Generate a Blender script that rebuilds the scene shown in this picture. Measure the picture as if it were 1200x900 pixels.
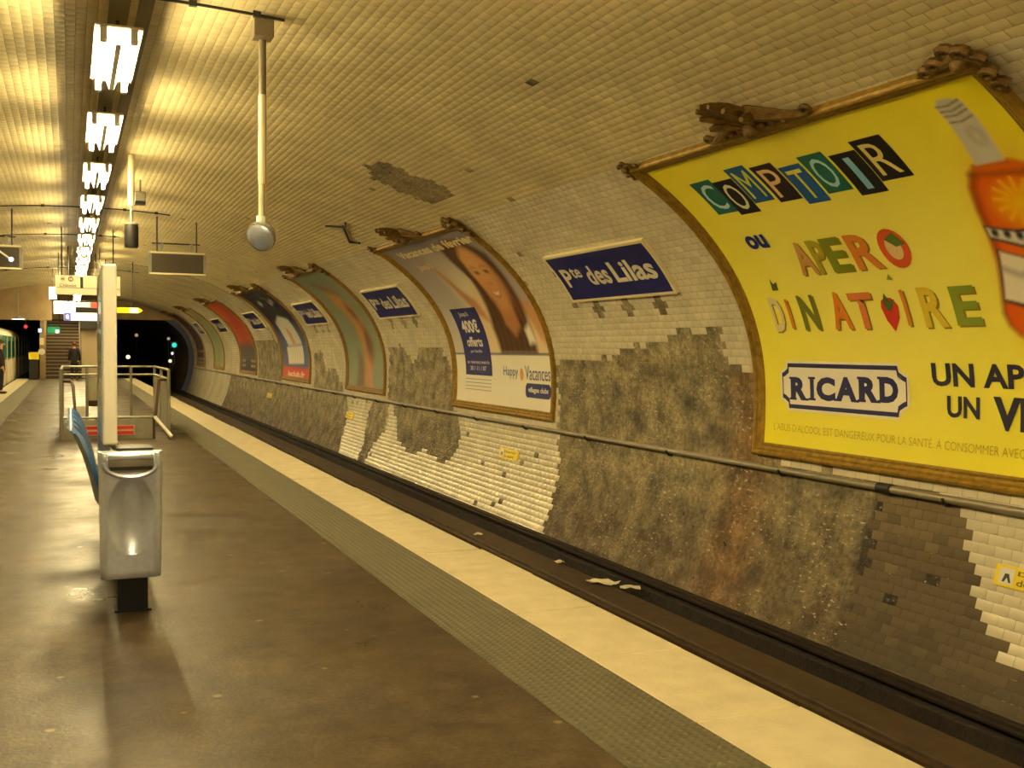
import bpy, bmesh, math, random
import numpy as np
from mathutils import Vector, Matrix
rng = np.random.default_rng(7); random.seed(7)
SC = bpy.context.scene; COL = SC.collection
for o in list(bpy.data.objects): bpy.data.objects.remove(o)

# ------------------------------------------------------------------ camera
yaw, pit, roll = .401, .0329, -.0084
c_, s_ = math.cos(yaw), math.sin(yaw)
fw = Vector((s_*math.cos(pit), c_*math.cos(pit), -math.sin(pit)))
r0 = Vector((c_, -s_, 0)); u0 = r0.cross(fw)
RX = r0*math.cos(roll) - u0*math.sin(roll); UY = r0*math.sin(roll) + u0*math.cos(roll)
CAMP = Vector((-.3425, 0, 1.585))
cd = bpy.data.cameras.new('camera'); cam = bpy.data.objects.new('camera', cd); COL.objects.link(cam)
cd.sensor_width = 36; cd.lens = 36*1222.9/1200; cd.clip_start = .05; cd.clip_end = 300
cam.matrix_world = Matrix(((RX.x, UY.x, -fw.x, CAMP.x), (RX.y, UY.y, -fw.y, CAMP.y), (RX.z, UY.z, -fw.z, CAMP.z), (0, 0, 0, 1)))
SC.camera = cam
# ------------------------------------------------------------------ world, exposure
wd = bpy.data.worlds.new('world'); SC.world = wd; wd.use_nodes = True
wd.node_tree.nodes['Background'].inputs[0].default_value = (.012, .010, .008, 1)
wd.node_tree.nodes['Background'].inputs[1].default_value = .3
SC.view_settings.view_transform = 'Standard'; SC.view_settings.look = 'None'
SC.view_settings.exposure = 2.8; SC.view_settings.gamma = 1; SC.view_settings.use_curve_mapping = False
TUBE_STRENGTH = 26.0
TUBE_COLOR = (1.0, .80, .41, 1)

# ------------------------------------------------------------------ materials
def lin(c):
    return tuple((v/12.92 if v <= .04045 else ((v+.055)/1.055)**2.4) for v in c)
def L8(r, g, b): return lin((r/255, g/255, b/255))
MATS = {}
def mat(name, col=(.5, .5, .5), rough=.5, metal=0, noise=0, nscale=20, bump=0, bscale=60, emit=None, estr=1, attr=None, stretch=(1, 1, 1), coat=0, rnoise=0):
    if name in MATS: return MATS[name]
    m = bpy.data.materials.new(name); m.use_nodes = True; nt = m.node_tree; N = nt.nodes; K = nt.links
    b = N['Principled BSDF']
    b.inputs['Roughness'].default_value = rough; b.inputs['Metallic'].default_value = metal
    b.inputs['Base Color'].default_value = (*col, 1)
    if coat: b.inputs['Coat Weight'].default_value = coat; b.inputs['Coat Roughness'].default_value = .08
    tc = N.new('ShaderNodeTexCoord'); mp = N.new('ShaderNodeMapping'); mp.inputs['Scale'].default_value = stretch
    K.new(tc.outputs['Object'], mp.inputs['Vector'])
    src = None
    if attr:
        a = N.new('ShaderNodeAttribute'); a.attribute_name = attr; src = a.outputs['Color']; K.new(src, b.inputs['Base Color'])
    if noise:
        nz = N.new('ShaderNodeTexNoise'); nz.inputs['Scale'].default_value = nscale; nz.inputs['Detail'].default_value = 6
        K.new(mp.outputs['Vector'], nz.inputs['Vector'])
        mr = N.new('ShaderNodeMapRange'); mr.inputs[1].default_value = .3; mr.inputs[2].default_value = .7
        mr.inputs[3].default_value = 1-noise; mr.inputs[4].default_value = 1+noise*.6
        K.new(nz.outputs['Fac'], mr.inputs[0])
        mx = N.new('ShaderNodeMix'); mx.data_type = 'RGBA'; mx.blend_type = 'MULTIPLY'; mx.inputs[0].default_value = 1
        if src: K.new(src, mx.inputs[6])
        else: mx.inputs[6].default_value = (*col, 1)
        K.new(mr.outputs[0], mx.inputs[7]); K.new(mx.outputs[2], b.inputs['Base Color'])
        if rnoise:
            m2 = N.new('ShaderNodeMapRange'); m2.inputs[1].default_value = .3; m2.inputs[2].default_value = .7
            m2.inputs[3].default_value = rough-rnoise; m2.inputs[4].default_value = rough+rnoise
            K.new(nz.outputs['Fac'], m2.inputs[0]); K.new(m2.outputs[0], b.inputs['Roughness'])
    if bump:
        n2 = N.new('ShaderNodeTexNoise'); n2.inputs['Scale'].default_value = bscale; n2.inputs['Detail'].default_value = 5
        K.new(mp.outputs['Vector'], n2.inputs['Vector'])
        bp = N.new('ShaderNodeBump'); bp.inputs['Strength'].default_value = bump; bp.inputs['Distance'].default_value = .02
        K.new(n2.outputs['Fac'], bp.inputs['Height']); K.new(bp.outputs['Normal'], b.inputs['Normal'])
    if emit:
        b.inputs['Emission Color'].default_value = (*emit, 1); b.inputs['Emission Strength'].default_value = estr
    MATS[name] = m; return m
def flat(r, g, b, rough=.55):
    return mat('print_%02x%02x%02x' % (r, g, b), L8(r, g, b), rough)

# brick-relief tile material for surfaces too far away to pick tiles apart (uses UV in metres)
def tile_far(name, col, mortar, w=.153, h=.083, rough=.5):
    m = bpy.data.materials.new(name); m.use_nodes = True; nt = m.node_tree; N = nt.nodes; K = nt.links
    b = N['Principled BSDF']; b.inputs['Roughness'].default_value = rough
    uv = N.new('ShaderNodeUVMap'); br = N.new('ShaderNodeTexBrick')
    br.inputs['Scale'].default_value = 1; br.inputs['Brick Width'].default_value = w; br.inputs['Row Height'].default_value = h
    br.inputs['Mortar Size'].default_value = .006; br.inputs['Mortar Smooth'].default_value = .5
    br.inputs['Color1'].default_value = (*col, 1); br.inputs['Color2'].default_value = (*[v*.82 for v in col], 1)
    br.inputs['Mortar'].default_value = (*mortar, 1)
    K.new(uv.outputs[0], br.inputs['Vector'])
    nz = N.new('ShaderNodeTexNoise'); nz.inputs['Scale'].default_value = .9; nz.inputs['Detail'].default_value = 6; K.new(uv.outputs[0], nz.inputs['Vector'])
    mr = N.new('ShaderNodeMapRange'); mr.inputs[1].default_value = .35; mr.inputs[2].default_value = .7; mr.inputs[3].default_value = .72; mr.inputs[4].default_value = 1.05
    K.new(nz.outputs['Fac'], mr.inputs[0])
    mx = N.new('ShaderNodeMix'); mx.data_type = 'RGBA'; mx.blend_type = 'MULTIPLY'; mx.inputs[0].default_value = 1
    K.new(br.outputs['Color'], mx.inputs[6]); K.new(mr.outputs[0], mx.inputs[7]); K.new(mx.outputs[2], b.inputs['Base Color'])
    bp = N.new('ShaderNodeBump'); bp.inputs['Strength'].default_value = .6; bp.inputs['Distance'].default_value = .008; bp.invert = True
    K.new(br.outputs['Fac'], bp.inputs['Height']); K.new(bp.outputs['Normal'], b.inputs['Normal'])
    MATS[name] = m; return m

C_WALL = np.array(L8(216, 205, 172)); C_VAULT = np.array(L8(212, 197, 148)); C_STAIN = np.array(L8(108, 92, 62)); C_MORT = np.array(L8(128, 116, 84))
M_TILE = mat('glazed_tile', attr='Col', rough=.27, noise=.14, nscale=2.2)
def darker_rougher(m, r0):
    # soiled (dark) glaze has lost its shine
    nt = m.node_tree; at = [n for n in nt.nodes if n.type == 'ATTRIBUTE'][0]; bw = nt.nodes.new('ShaderNodeRGBToBW'); mr = nt.nodes.new('ShaderNodeMapRange')
    mr.inputs[1].default_value = .12; mr.inputs[2].default_value = .4; mr.inputs[3].default_value = .7; mr.inputs[4].default_value = r0
    nt.links.new(at.outputs['Color'], bw.inputs[0]); nt.links.new(bw.outputs[0], mr.inputs[0]); nt.links.new(mr.outputs[0], nt.nodes['Principled BSDF'].inputs['Roughness'])
darker_rougher(M_TILE, .25)
M_TILEV = mat('grimy_vault_tile', attr='Col', rough=.36, noise=.14, nscale=1.6)
def mortar_material():
    m = bpy.data.materials.new('bare_mortar'); m.use_nodes = True; nt = m.node_tree; N = nt.nodes; K = nt.links; b = N['Principled BSDF']
    uv = N.new('ShaderNodeUVMap'); at = N.new('ShaderNodeAttribute'); at.attribute_name = 'Col'
    def noise(sc, d=6):
        n = N.new('ShaderNodeTexNoise'); n.inputs['Scale'].default_value = sc; n.inputs['Detail'].default_value = d; K.new(uv.outputs[0], n.inputs['Vector']); return n.outputs['Fac']
    def rng_(x, a, b_, c, d):
        r = N.new('ShaderNodeMapRange'); r.inputs[1].default_value = a; r.inputs[2].default_value = b_; r.inputs[3].default_value = c; r.inputs[4].default_value = d; K.new(x, r.inputs[0]); return r.outputs[0]
    def mul(x, y):
        q = N.new('ShaderNodeMix'); q.data_type = 'RGBA'; q.blend_type = 'MULTIPLY'; q.inputs[0].default_value = 1; K.new(x, q.inputs[6]); K.new(y, q.inputs[7]); return q.outputs[2]
    n1, n2 = noise(3.2, 8), noise(17, 6)
    c = mul(mul(at.outputs['Color'], rng_(n1, .32, .68, .45, 1.5)), rng_(n2, .3, .7, .6, 1.35))
    # pale flecks of leftover glaze, coloured bright to stand in for their glints
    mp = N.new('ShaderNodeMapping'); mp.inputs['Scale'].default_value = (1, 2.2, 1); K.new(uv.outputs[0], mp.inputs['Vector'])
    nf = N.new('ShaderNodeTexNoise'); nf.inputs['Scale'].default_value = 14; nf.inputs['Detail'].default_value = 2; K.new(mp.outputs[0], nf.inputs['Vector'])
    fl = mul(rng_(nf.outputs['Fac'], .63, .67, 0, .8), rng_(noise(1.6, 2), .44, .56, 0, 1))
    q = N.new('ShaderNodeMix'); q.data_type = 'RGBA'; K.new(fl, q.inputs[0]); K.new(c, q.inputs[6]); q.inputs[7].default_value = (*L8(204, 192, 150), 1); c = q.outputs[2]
    K.new(c, b.inputs['Base Color'])
    K.new(rng_(noise(11, 3), .55, .66, .75, .22), b.inputs['Roughness'])
    br = N.new('ShaderNodeTexBrick'); br.inputs['Scale'].default_value = 1; br.inputs['Brick Width'].default_value = .153; br.inputs['Row Height'].default_value = .083; br.inputs['Mortar Size'].default_value = .007; br.inputs['Mortar Smooth'].default_value = .6
    K.new(uv.outputs[0], br.inputs['Vector'])
    b1 = N.new('ShaderNodeBump'); b1.inputs['Strength'].default_value = .55; b1.inputs['Distance'].default_value = .006; b1.invert = True; K.new(br.outputs['Fac'], b1.inputs['Height'])
    b2 = N.new('ShaderNodeBump'); b2.inputs['Strength'].default_value = .9; b2.inputs['Distance'].default_value = .02; K.new(noise(24, 5), b2.inputs['Height']); K.new(b1.outputs[0], b2.inputs['Normal'])
    K.new(b2.outputs[0], b.inputs['Normal']); MATS['bare_mortar'] = m; return m
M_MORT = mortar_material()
M_TFW = tile_far('tiles_far_wall', tuple(C_WALL), L8(96, 84, 58)); M_TFV = tile_far('tiles_far_vault', tuple(C_VAULT), L8(100, 86, 56))
def floor_material():
    m = bpy.data.materials.new('asphalt'); m.use_nodes = True; nt = m.node_tree; N = nt.nodes; K = nt.links; b = N['Principled BSDF']
    tc = N.new('ShaderNodeTexCoord')
    def noise(sc, d, st=(1, 1, 1)):
        mp = N.new('ShaderNodeMapping'); mp.inputs['Scale'].default_value = st; K.new(tc.outputs['Object'], mp.inputs['Vector'])
        n = N.new('ShaderNodeTexNoise'); n.inputs['Scale'].default_value = sc; n.inputs['Detail'].default_value = d; n.inputs['Roughness'].default_value = .6; K.new(mp.outputs[0], n.inputs['Vector']); return n.outputs['Fac']
    def rng_(x, a, b_, c, d):
        r = N.new('ShaderNodeMapRange'); r.inputs[1].default_value = a; r.inputs[2].default_value = b_; r.inputs[3].default_value = c; r.inputs[4].default_value = d; K.new(x, r.inputs[0]); return r.outputs[0]
    def mul(x, y):
        q = N.new('ShaderNodeMix'); q.data_type = 'RGBA'; q.blend_type = 'MULTIPLY'; q.inputs[0].default_value = 1
        if isinstance(x, tuple): q.inputs[6].default_value = x
        else: K.new(x, q.inputs[6])
        K.new(y, q.inputs[7]); return q.outputs[2]
    c = mul(mul(mul((*L8(74, 63, 46), 1), rng_(noise(1.1, 6), .3, .7, .62, 1.35)), rng_(noise(6, 8), .3, .7, .55, 1.45)), rng_(noise(38, 4), .3, .7, .65, 1.35))
    # trodden chewing gum and pale chips
    vo = N.new('ShaderNodeTexVoronoi'); vo.inputs['Scale'].default_value = 3.2; K.new(tc.outputs['Object'], vo.inputs['Vector'])
    sp = rng_(vo.outputs['Distance'], .05, .08, .6, 0); q = N.new('ShaderNodeMix'); q.data_type = 'RGBA'; K.new(sp, q.inputs[0]); K.new(c, q.inputs[6]); q.inputs[7].default_value = (*L8(170, 152, 112), 1)
    K.new(q.outputs[2], b.inputs['Base Color']); K.new(rng_(noise(1.2, 8), .30, .70, .26, .54), b.inputs['Roughness']); b.inputs['Specular IOR Level'].default_value = .32
    bp = N.new('ShaderNodeBump'); bp.inputs['Strength'].default_value = .25; bp.inputs['Distance'].default_value = .006; K.new(noise(45, 4), bp.inputs['Height']); K.new(bp.outputs[0], b.inputs['Normal'])
    MATS['asphalt'] = m; return m
M_FLOOR = floor_material()
M_NOSE = mat('nosing_stone', L8(200, 188, 154), .55, noise=.12, nscale=6, bump=.15, bscale=40)
M_SIDE = mat('platform_side', L8(60, 52, 40), .9, noise=.4, nscale=5)
M_BED = mat('track_bed', L8(40, 31, 22), .9, noise=.5, nscale=9, bump=.7, bscale=30)
M_RAIL = mat('rusty_rail', L8(84, 64, 42), .5, .4, noise=.3, nscale=12)
M_GOLD = mat('gilded_wood', L8(160, 126, 40), .42, .3, noise=.35, nscale=14, bump=.3, bscale=40)
M_GOLDD = mat('tarnished_gilding', L8(116, 88, 32), .45, .3, noise=.45, nscale=18, bump=.4, bscale=40)
M_PIPE = mat('grey_pipe', L8(150, 140, 116), .35, .3, noise=.2, nscale=6)
M_STEEL = mat('brushed_steel', L8(206, 214, 236), .3, .72, noise=.1, nscale=30)  # bluish base colour stands in for cool flash light on the steel
M_GALV = mat('galvanised', L8(150, 146, 128), .45, .4, noise=.15, nscale=8)
M_WHITE = mat('white_enamel', L8(232, 228, 214), .35)
M_DARK = mat('dark_metal', L8(44, 42, 38), .5, .2)
M_BLACK = mat('black_plastic', L8(22, 22, 24), .4)
M_LEG = mat('black_painted_steel', L8(26, 30, 38), .4, .2)
M_BLUE = mat('blue_shell', L8(44, 104, 172), .28, coat=.5)
M_PLASTER = mat('plaster', L8(158, 136, 98), .8, noise=.2, nscale=2)
M_TUBE = mat('lit_tube', (1, 1, 1), .5, emit=TUBE_COLOR[:3], estr=TUBE_STRENGTH)
M_NAVY = mat('navy_enamel', L8(26, 32, 104), .3)

# ------------------------------------------------------------------ mesh helpers
def link(name, me, m=None, parent=None, smooth=False):
    o = bpy.data.objects.new(name, me); COL.objects.link(o)
    if m is not None:
        for q in (m if isinstance(m, (list, tuple)) else [m]): me.materials.append(q)
    if smooth: me.polygons.foreach_set('use_smooth', [True]*len(me.polygons))
    if parent is not None: o.parent = parent
    return o
def np_mesh(name, V, F):
    """V (n,3) array, F (m,4) int array of quads"""
    me = bpy.data.meshes.new(name); V = np.asarray(V, np.float32); F = np.asarray(F, np.int32)
    me.vertices.add(len(V)); me.vertices.foreach_set('co', V.ravel())
    k = F.shape[1]; me.loops.add(F.size); me.loops.foreach_set('vertex_index', F.ravel())
    me.polygons.add(len(F)); me.polygons.foreach_set('loop_start', np.arange(0, F.size, k, dtype=np.int32))
    me.polygons.foreach_set('loop_total', np.full(len(F), k, np.int32)); me.update(calc_edges=True); return me
def set_col(me, C):
    a = me.color_attributes.new('Col', 'FLOAT_COLOR', 'POINT')
    a.data.foreach_set('color', np.c_[np.asarray(C, np.float32), np.ones(len(C), np.float32)].ravel())
def set_uv(me, UV):
    uv = me.uv_layers.new(name='UVMap'); li = np.empty(len(me.loops), np.int32); me.loops.foreach_get('vertex_index', li)
    uv.data.foreach_set('uv', np.asarray(UV, np.float32)[li].ravel())
class MB:
    def __init__(s): s.v = []; s.f = []
    def add(s, V, F):
        n = len(s.v); s.v += [tuple(p) for p in V]; s.f += [tuple(i+n for i in q) for q in F]; return s
    def box(s, x0, y0, z0, x1, y1, z1, b=0):
        if b <= 0:
            V = [(x, y, z) for x in (x0, x1) for y in (y0, y1) for z in (z0, z1)]
            return s.add(V, [(0, 1, 3, 2), (4, 6, 7, 5), (0, 4, 5, 1), (2, 3, 7, 6), (0, 2, 6, 4), (1, 5, 7, 3)])
        bm = bmesh.new(); bmesh.ops.create_cube(bm, size=1)
        for v in bm.verts: v.co = Vector(((x0+x1)/2+v.co.x*(x1-x0), (y0+y1)/2+v.co.y*(y1-y0), (z0+z1)/2+v.co.z*(z1-z0)))
        bmesh.ops.bevel(bm, geom=bm.edges[:], offset=b, segments=2, affect='EDGES', profile=.5)
        bm.verts.index_update(); s.add([v.co for v in bm.verts], [[v.index for v in f.verts] for f in bm.faces]); bm.free(); return s
    def tube(s, P, R, n=8, cap=True):
        P = [Vector(p) for p in P]; R = R if isinstance(R, (list, tuple, np.ndarray)) else [R]*len(P)
        V = []; F = []; up = None
        for i, p in enumerate(P):
            t = (P[min(i+1, len(P)-1)]-P[max(i-1, 0)]).normalized()
            if up is None: up = Vector((0, 0, 1)) if abs(t.z) < .9 else Vector((1, 0, 0))
            a = t.cross(up).normalized(); b = a.cross(t).normalized(); up = b
            for k in range(n):
                q = 2*math.pi*k/n; V.append(p+(a*math.cos(q)+b*math.sin(q))*R[i])
        for i in range(len(P)-1):
            for k in range(n): F.append((i*n+k, i*n+(k+1) % n, (i+1)*n+(k+1) % n, (i+1)*n+k))
        if cap: F.append(tuple(range(n))[::-1]); F.append(tuple((len(P)-1)*n+k for k in range(n)))
        return s.add(V, F)
    def ball(s, c, r, n=10, m=6):
        r = r if isinstance(r, (list, tuple)) else (r, r, r); V = []; F = []
        for i in range(1, m):
            a = math.pi*i/m
            for k in range(n): q = 2*math.pi*k/n; V.append((c[0]+r[0]*math.sin(a)*math.cos(q), c[1]+r[1]*math.sin(a)*math.sin(q), c[2]+r[2]*math.cos(a)))
        t = len(V); V += [(c[0], c[1], c[2]+r[2]), (c[0], c[1], c[2]-r[2])]
        for i in range(m-2):
            for k in range(n): F.append((i*n+k, (i+1)*n+k, (i+1)*n+(k+1) % n, i*n+(k+1) % n))
        for k in range(n): F.append((t, k, (k+1) % n)); F.append((t+1, (m-2)*n+(k+1) % n, (m-2)*n+k))
        return s.add(V, F)
    def lathe(s, prof, c=(0, 0, 0), n=16, ax='z'):
        V = []; F = []
        for r, h in prof:
            for k in range(n):
                q = 2*math.pi*k/n; a, b = r*math.cos(q), r*math.sin(q)
                V.append({'z': (c[0]+a, c[1]+b, c[2]+h), 'x': (c[0]+h, c[1]+a, c[2]+b), 'y': (c[0]+b, c[1]+h, c[2]+a)}[ax])
        for i in range(len(prof)-1):
            for k in range(n): F.append((i*n+k, i*n+(k+1) % n, (i+1)*n+(k+1) % n, (i+1)*n+k))
        F.append(tuple(range(n))[::-1]); F.append(tuple((len(prof)-1)*n+k for k in range(n)))
        return s.add(V, F)
    def prism(s, poly, y0, y1):          # poly in (x,z), extruded along y
        n = len(poly); V = [(x, y0, z) for x, z in poly]+[(x, y1, z) for x, z in poly]
        F = [tuple(range(n)), tuple(range(n, 2*n))[::-1]]+[(i, i+n, (i+1) % n+n, (i+1) % n) for i in range(n)]
        return s.add(V, F)
    def build(s, name, m=None, parent=None, smooth=False):
        me = bpy.data.meshes.new(name); me.from_pydata(s.v, [], s.f)
        bm = bmesh.new(); bm.from_mesh(me); bmesh.ops.recalc_face_normals(bm, faces=bm.faces); bm.to_mesh(me); bm.free()
        o = link(name, me, m, parent, smooth)
        if smooth:
            me.polygons.foreach_set('use_smooth', [True]*len(me.polygons))
            try: me.set_sharp_from_angle(angle=math.radians(42))
            except Exception: pass
        return o
def tag(o, label, cat, group=None, kind=None):
    if label: o['label'] = label
    if cat: o['category'] = cat
    if group: o['group'] = group
    if kind: o['kind'] = kind
    return o
def thing(name, loc, label, cat, group=None):
    o = bpy.data.objects.new(name, None); COL.objects.link(o); o.location = loc; o.empty_display_size = .1
    return tag(o, label, cat, group)
def struct(o): o['kind'] = 'structure'; return o
def dup(root, loc, label=None):
    r = root.copy(); COL.objects.link(r); r.location = loc
    if label: r['label'] = label
    for ch in list(root.children):
        c = ch.copy(); COL.objects.link(c); c.parent = r
        for g in list(ch.children):
            d = g.copy(); COL.objects.link(d); d.parent = c
    return r

# ------------------------------------------------------------------ vault profile
A, ZC, BU, BL, NN = 6.2, 1.05, 3.26, 4.70, 2.214
th = np.linspace(-math.pi/2, math.pi/2, 30001)
PX = A*np.abs(np.cos(th))**(2/NN); sn = np.sin(th); PZ = ZC+np.where(sn > 0, BU, BL)*np.sign(sn)*np.abs(sn)**(2/NN)
i0 = np.searchsorted(PZ, -1.25); PX, PZ = PX[i0:], PZ[i0:]
PS = np.r_[0, np.cumsum(np.hypot(np.diff(PX), np.diff(PZ)))]
PS -= PS[np.searchsorted(PZ, -.97)]          # s = 0 where the wall meets z = -.97
STOP = PS[-1]
def prof(s):
    """arrays: x, z, tangent (tx,tz), inward normal (nx,nz) for the right-hand wall"""
    s = np.asarray(s, float); e = .004
    x = np.interp(s, PS, PX); z = np.interp(s, PS, PZ)
    tx = np.interp(s+e, PS, PX)-np.interp(s-e, PS, PX); tz = np.interp(s+e, PS, PZ)-np.interp(s-e, PS, PZ)
    l = np.hypot(tx, tz); tx, tz = tx/l, tz/l
    return x, z, tx, tz, -tz, tx
def W(y, s, off=0, side=1):
    x, z, tx, tz, nx, nz = prof(s); y = np.asarray(y, float)
    X = (x+nx*off)*side; Z = z+nz*off
    y, X, Z = np.broadcast_arrays(y, X, Z); return np.stack([X, y, Z], -1)
def inpoly(Y, S, poly):
    P = np.asarray(poly); r = np.zeros(Y.shape, bool); j = len(P)-1
    for i in range(len(P)):
        a, b = P[i], P[j]; cnd = ((a[1] > S) != (b[1] > S)); d = (b[1]-a[1]) or 1e-9
        r ^= cnd & (Y < (b[0]-a[0])*(S-a[1])/d+a[0]); j = i
    return r
SW = 5.063                                    # height on the arc where wall turns into vault
POSTERS = [(4.71, 8.91), (13.77, 18.10), (22.62, 26.15), (30.52, 34.98), (40.02, 44.15), (49.0, 52.6), (56.4, 60.3)]
SIGNS = [(9.95, 12.53), (19.2, 21.95), (26.8, 29.48), (36.1, 38.73), (45.3, 48.0), (53.4, 55.4)]
PS0, PS1 = 1.57, 5.04                        # posters on the arc
SS0, SS1 = 3.34, 4.09                        # name plates on the arc
BARE = [
 [(13.78, 2.48), (11.89, 2.50), (11.72, 2.69), (10.9, 2.72), (10.2, 2.87), (9.46, 2.88), (9.4, 2.46), (8.92, 2.41), (8.5, 1.5), (7.13, 1.5), (7.1, .9), (7.2, -.4), (13.15, -.4), (13.3, .6), (13.61, 1.45)],
 [(22.30, 2.62), (21.9, 2.68), (21.15, 2.68), (20.72, 2.32), (20.3, 2.5), (20.16, 2.68), (18.79, 2.68), (18.44, 2.36), (18.05, 1.50), (17.73, 1.38), (17.55, .9), (17.64, .71), (18.1, .50), (19.2, .62), (20.26, .50), (21.12, .68), (21.6, 1.05), (21.96, 1.39), (22.53, 1.47)],
 [(23.61, 1.42), (22.29, 1.40), (22.2, 1.1), (22.29, .81), (22.77, .43), (22.9, -.3), (23.3, -.3), (23.86, 1.04)],
 [(30.2, 2.47), (29.14, 2.55), (28.66, 2.03), (27.55, 2.06), (26.31, 1.45), (30.15, 1.45)],
 [(46.8, 1.43), (26.1, 1.43), (25.7, .8), (25.2, -.4), (45.3, -.4)],
 [(38.5, 2.9), (35.4, 2.85), (35.18, 1.5), (39.8, 1.5), (39.8, 2.1)],
]
BARE_V = [[(13.22, 6.63), (12.82, 6.53), (12.75, 6.3), (12.81, 6.05), (12.6, 5.84), (12.76, 5.5), (13.4, 5.40), (13.7, 5.5), (13.9, 5.7), (13.86, 5.95), (13.76, 6.32)]]
STAIN = [(7.15, 1.52), (6.25, 1.43), (6.1, 1.25), (5.99, 1.0), (5.95, .76), (5.6, .45), (5.5, .32), (5.2, .28), (2.5, .3), (2.5, -.4), (7.2, -.4)]
Y0T, Y1T = 3.0, 36.0                         # where the tiles are built one by one
TH_, TW_ = .083, .153

def substrate(name, s0, s1, y0, y1, m, colf=None, side=1, ds=.1, dy=.25, off=0.0, both=False):
    """curved strip of wall between arc lengths; both=True runs over the crown to the other side"""
    ns = max(2, int((s1-s0)/ds)+1); ny = max(2, int((y1-y0)/dy)+1)
    s = np.linspace(s0, s1, ns); y = np.linspace(y0, y1, ny)
    if both:
        s2 = s[::-1][1:]; Pr = W(y[:, None], s[None, :], off, 1); Pl = W(y[:, None], s2[None, :], off, -1)
        P = np.concatenate([Pr, Pl], 1); sv = np.r_[s, 2*s1-s2]; sc = np.r_[s, s2]; ns = len(sv)
    else: P = W(y[:, None], s[None, :], off, side); sv = sc = s
    idx = np.arange(ny*ns).reshape(ny, ns)
    F = np.stack([idx[:-1, :-1], idx[:-1, 1:], idx[1:, 1:], idx[1:, :-1]], -1).reshape(-1, 4)
    if side < 0 and not both: F = F[:, ::-1]
    me = np_mesh(name, P.reshape(-1, 3), F)
    YY, SS = np.meshgrid(y, sc, indexing='ij'); _, SV = np.meshgrid(y, sv, indexing='ij')
    set_uv(me, np.c_[YY.ravel(), SV.ravel()])
    if colf is not None: set_col(me, colf(YY.ravel(), SS.ravel()))
    return me
def vnoise(Y, S, f, seed=0):
    r = np.random.default_rng(seed); out = np.zeros(Y.shape); 
    for k in range(5):
        a = r.uniform(0, 6.28, 6); q = f*1.9**k
        out += (np.sin(Y*q*1.0+a[0]+2*np.sin(S*q*.7+a[1]))*np.sin(S*q*1.3+a[2]+1.5*np.sin(Y*q*.8+a[3])))/1.5**k
    return out/2.2
def mortar_col(Y, S):
    n = vnoise(Y, S, 2.2, 1); n2 = vnoise(Y, S, 6, 2)
    n3 = vnoise(Y, S, 11, 3); base = C_MORT[None, :]*(1.15+.3*n+.25*n2+.25*n3)[:, None]
    dk = np.array(L8(74, 58, 36)); br = np.array(L8(124, 92, 50))
    sk = inpoly(Y, S, STAIN)[:, None]; base = np.where(sk, np.array(L8(58, 46, 30)), base)
    low = np.clip((1.35-S)/1.0, 0, 1)*np.clip(.66+.5*n2+.3*n+.3*n3, 0, 1)
    base = base*(1-.9*low[:, None])+dk*.9*low[:, None]
    st = np.exp(-((Y-9.02)/.42)**2)*(S < 2.45)*.8; base = base*(1-st[:, None])+br*st[:, None]
    crack = np.exp(-((Y-7.15-.05*np.sin(S*9))/.07)**2)*np.clip((1.45-S)/.2, 0, 1)*np.clip((S-.2)/.4, 0, 1)*.85
    base = base*(1-crack[:, None])+np.array(L8(30, 24, 16))*crack[:, None]
    return np.clip(base, .01, 1)

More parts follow.
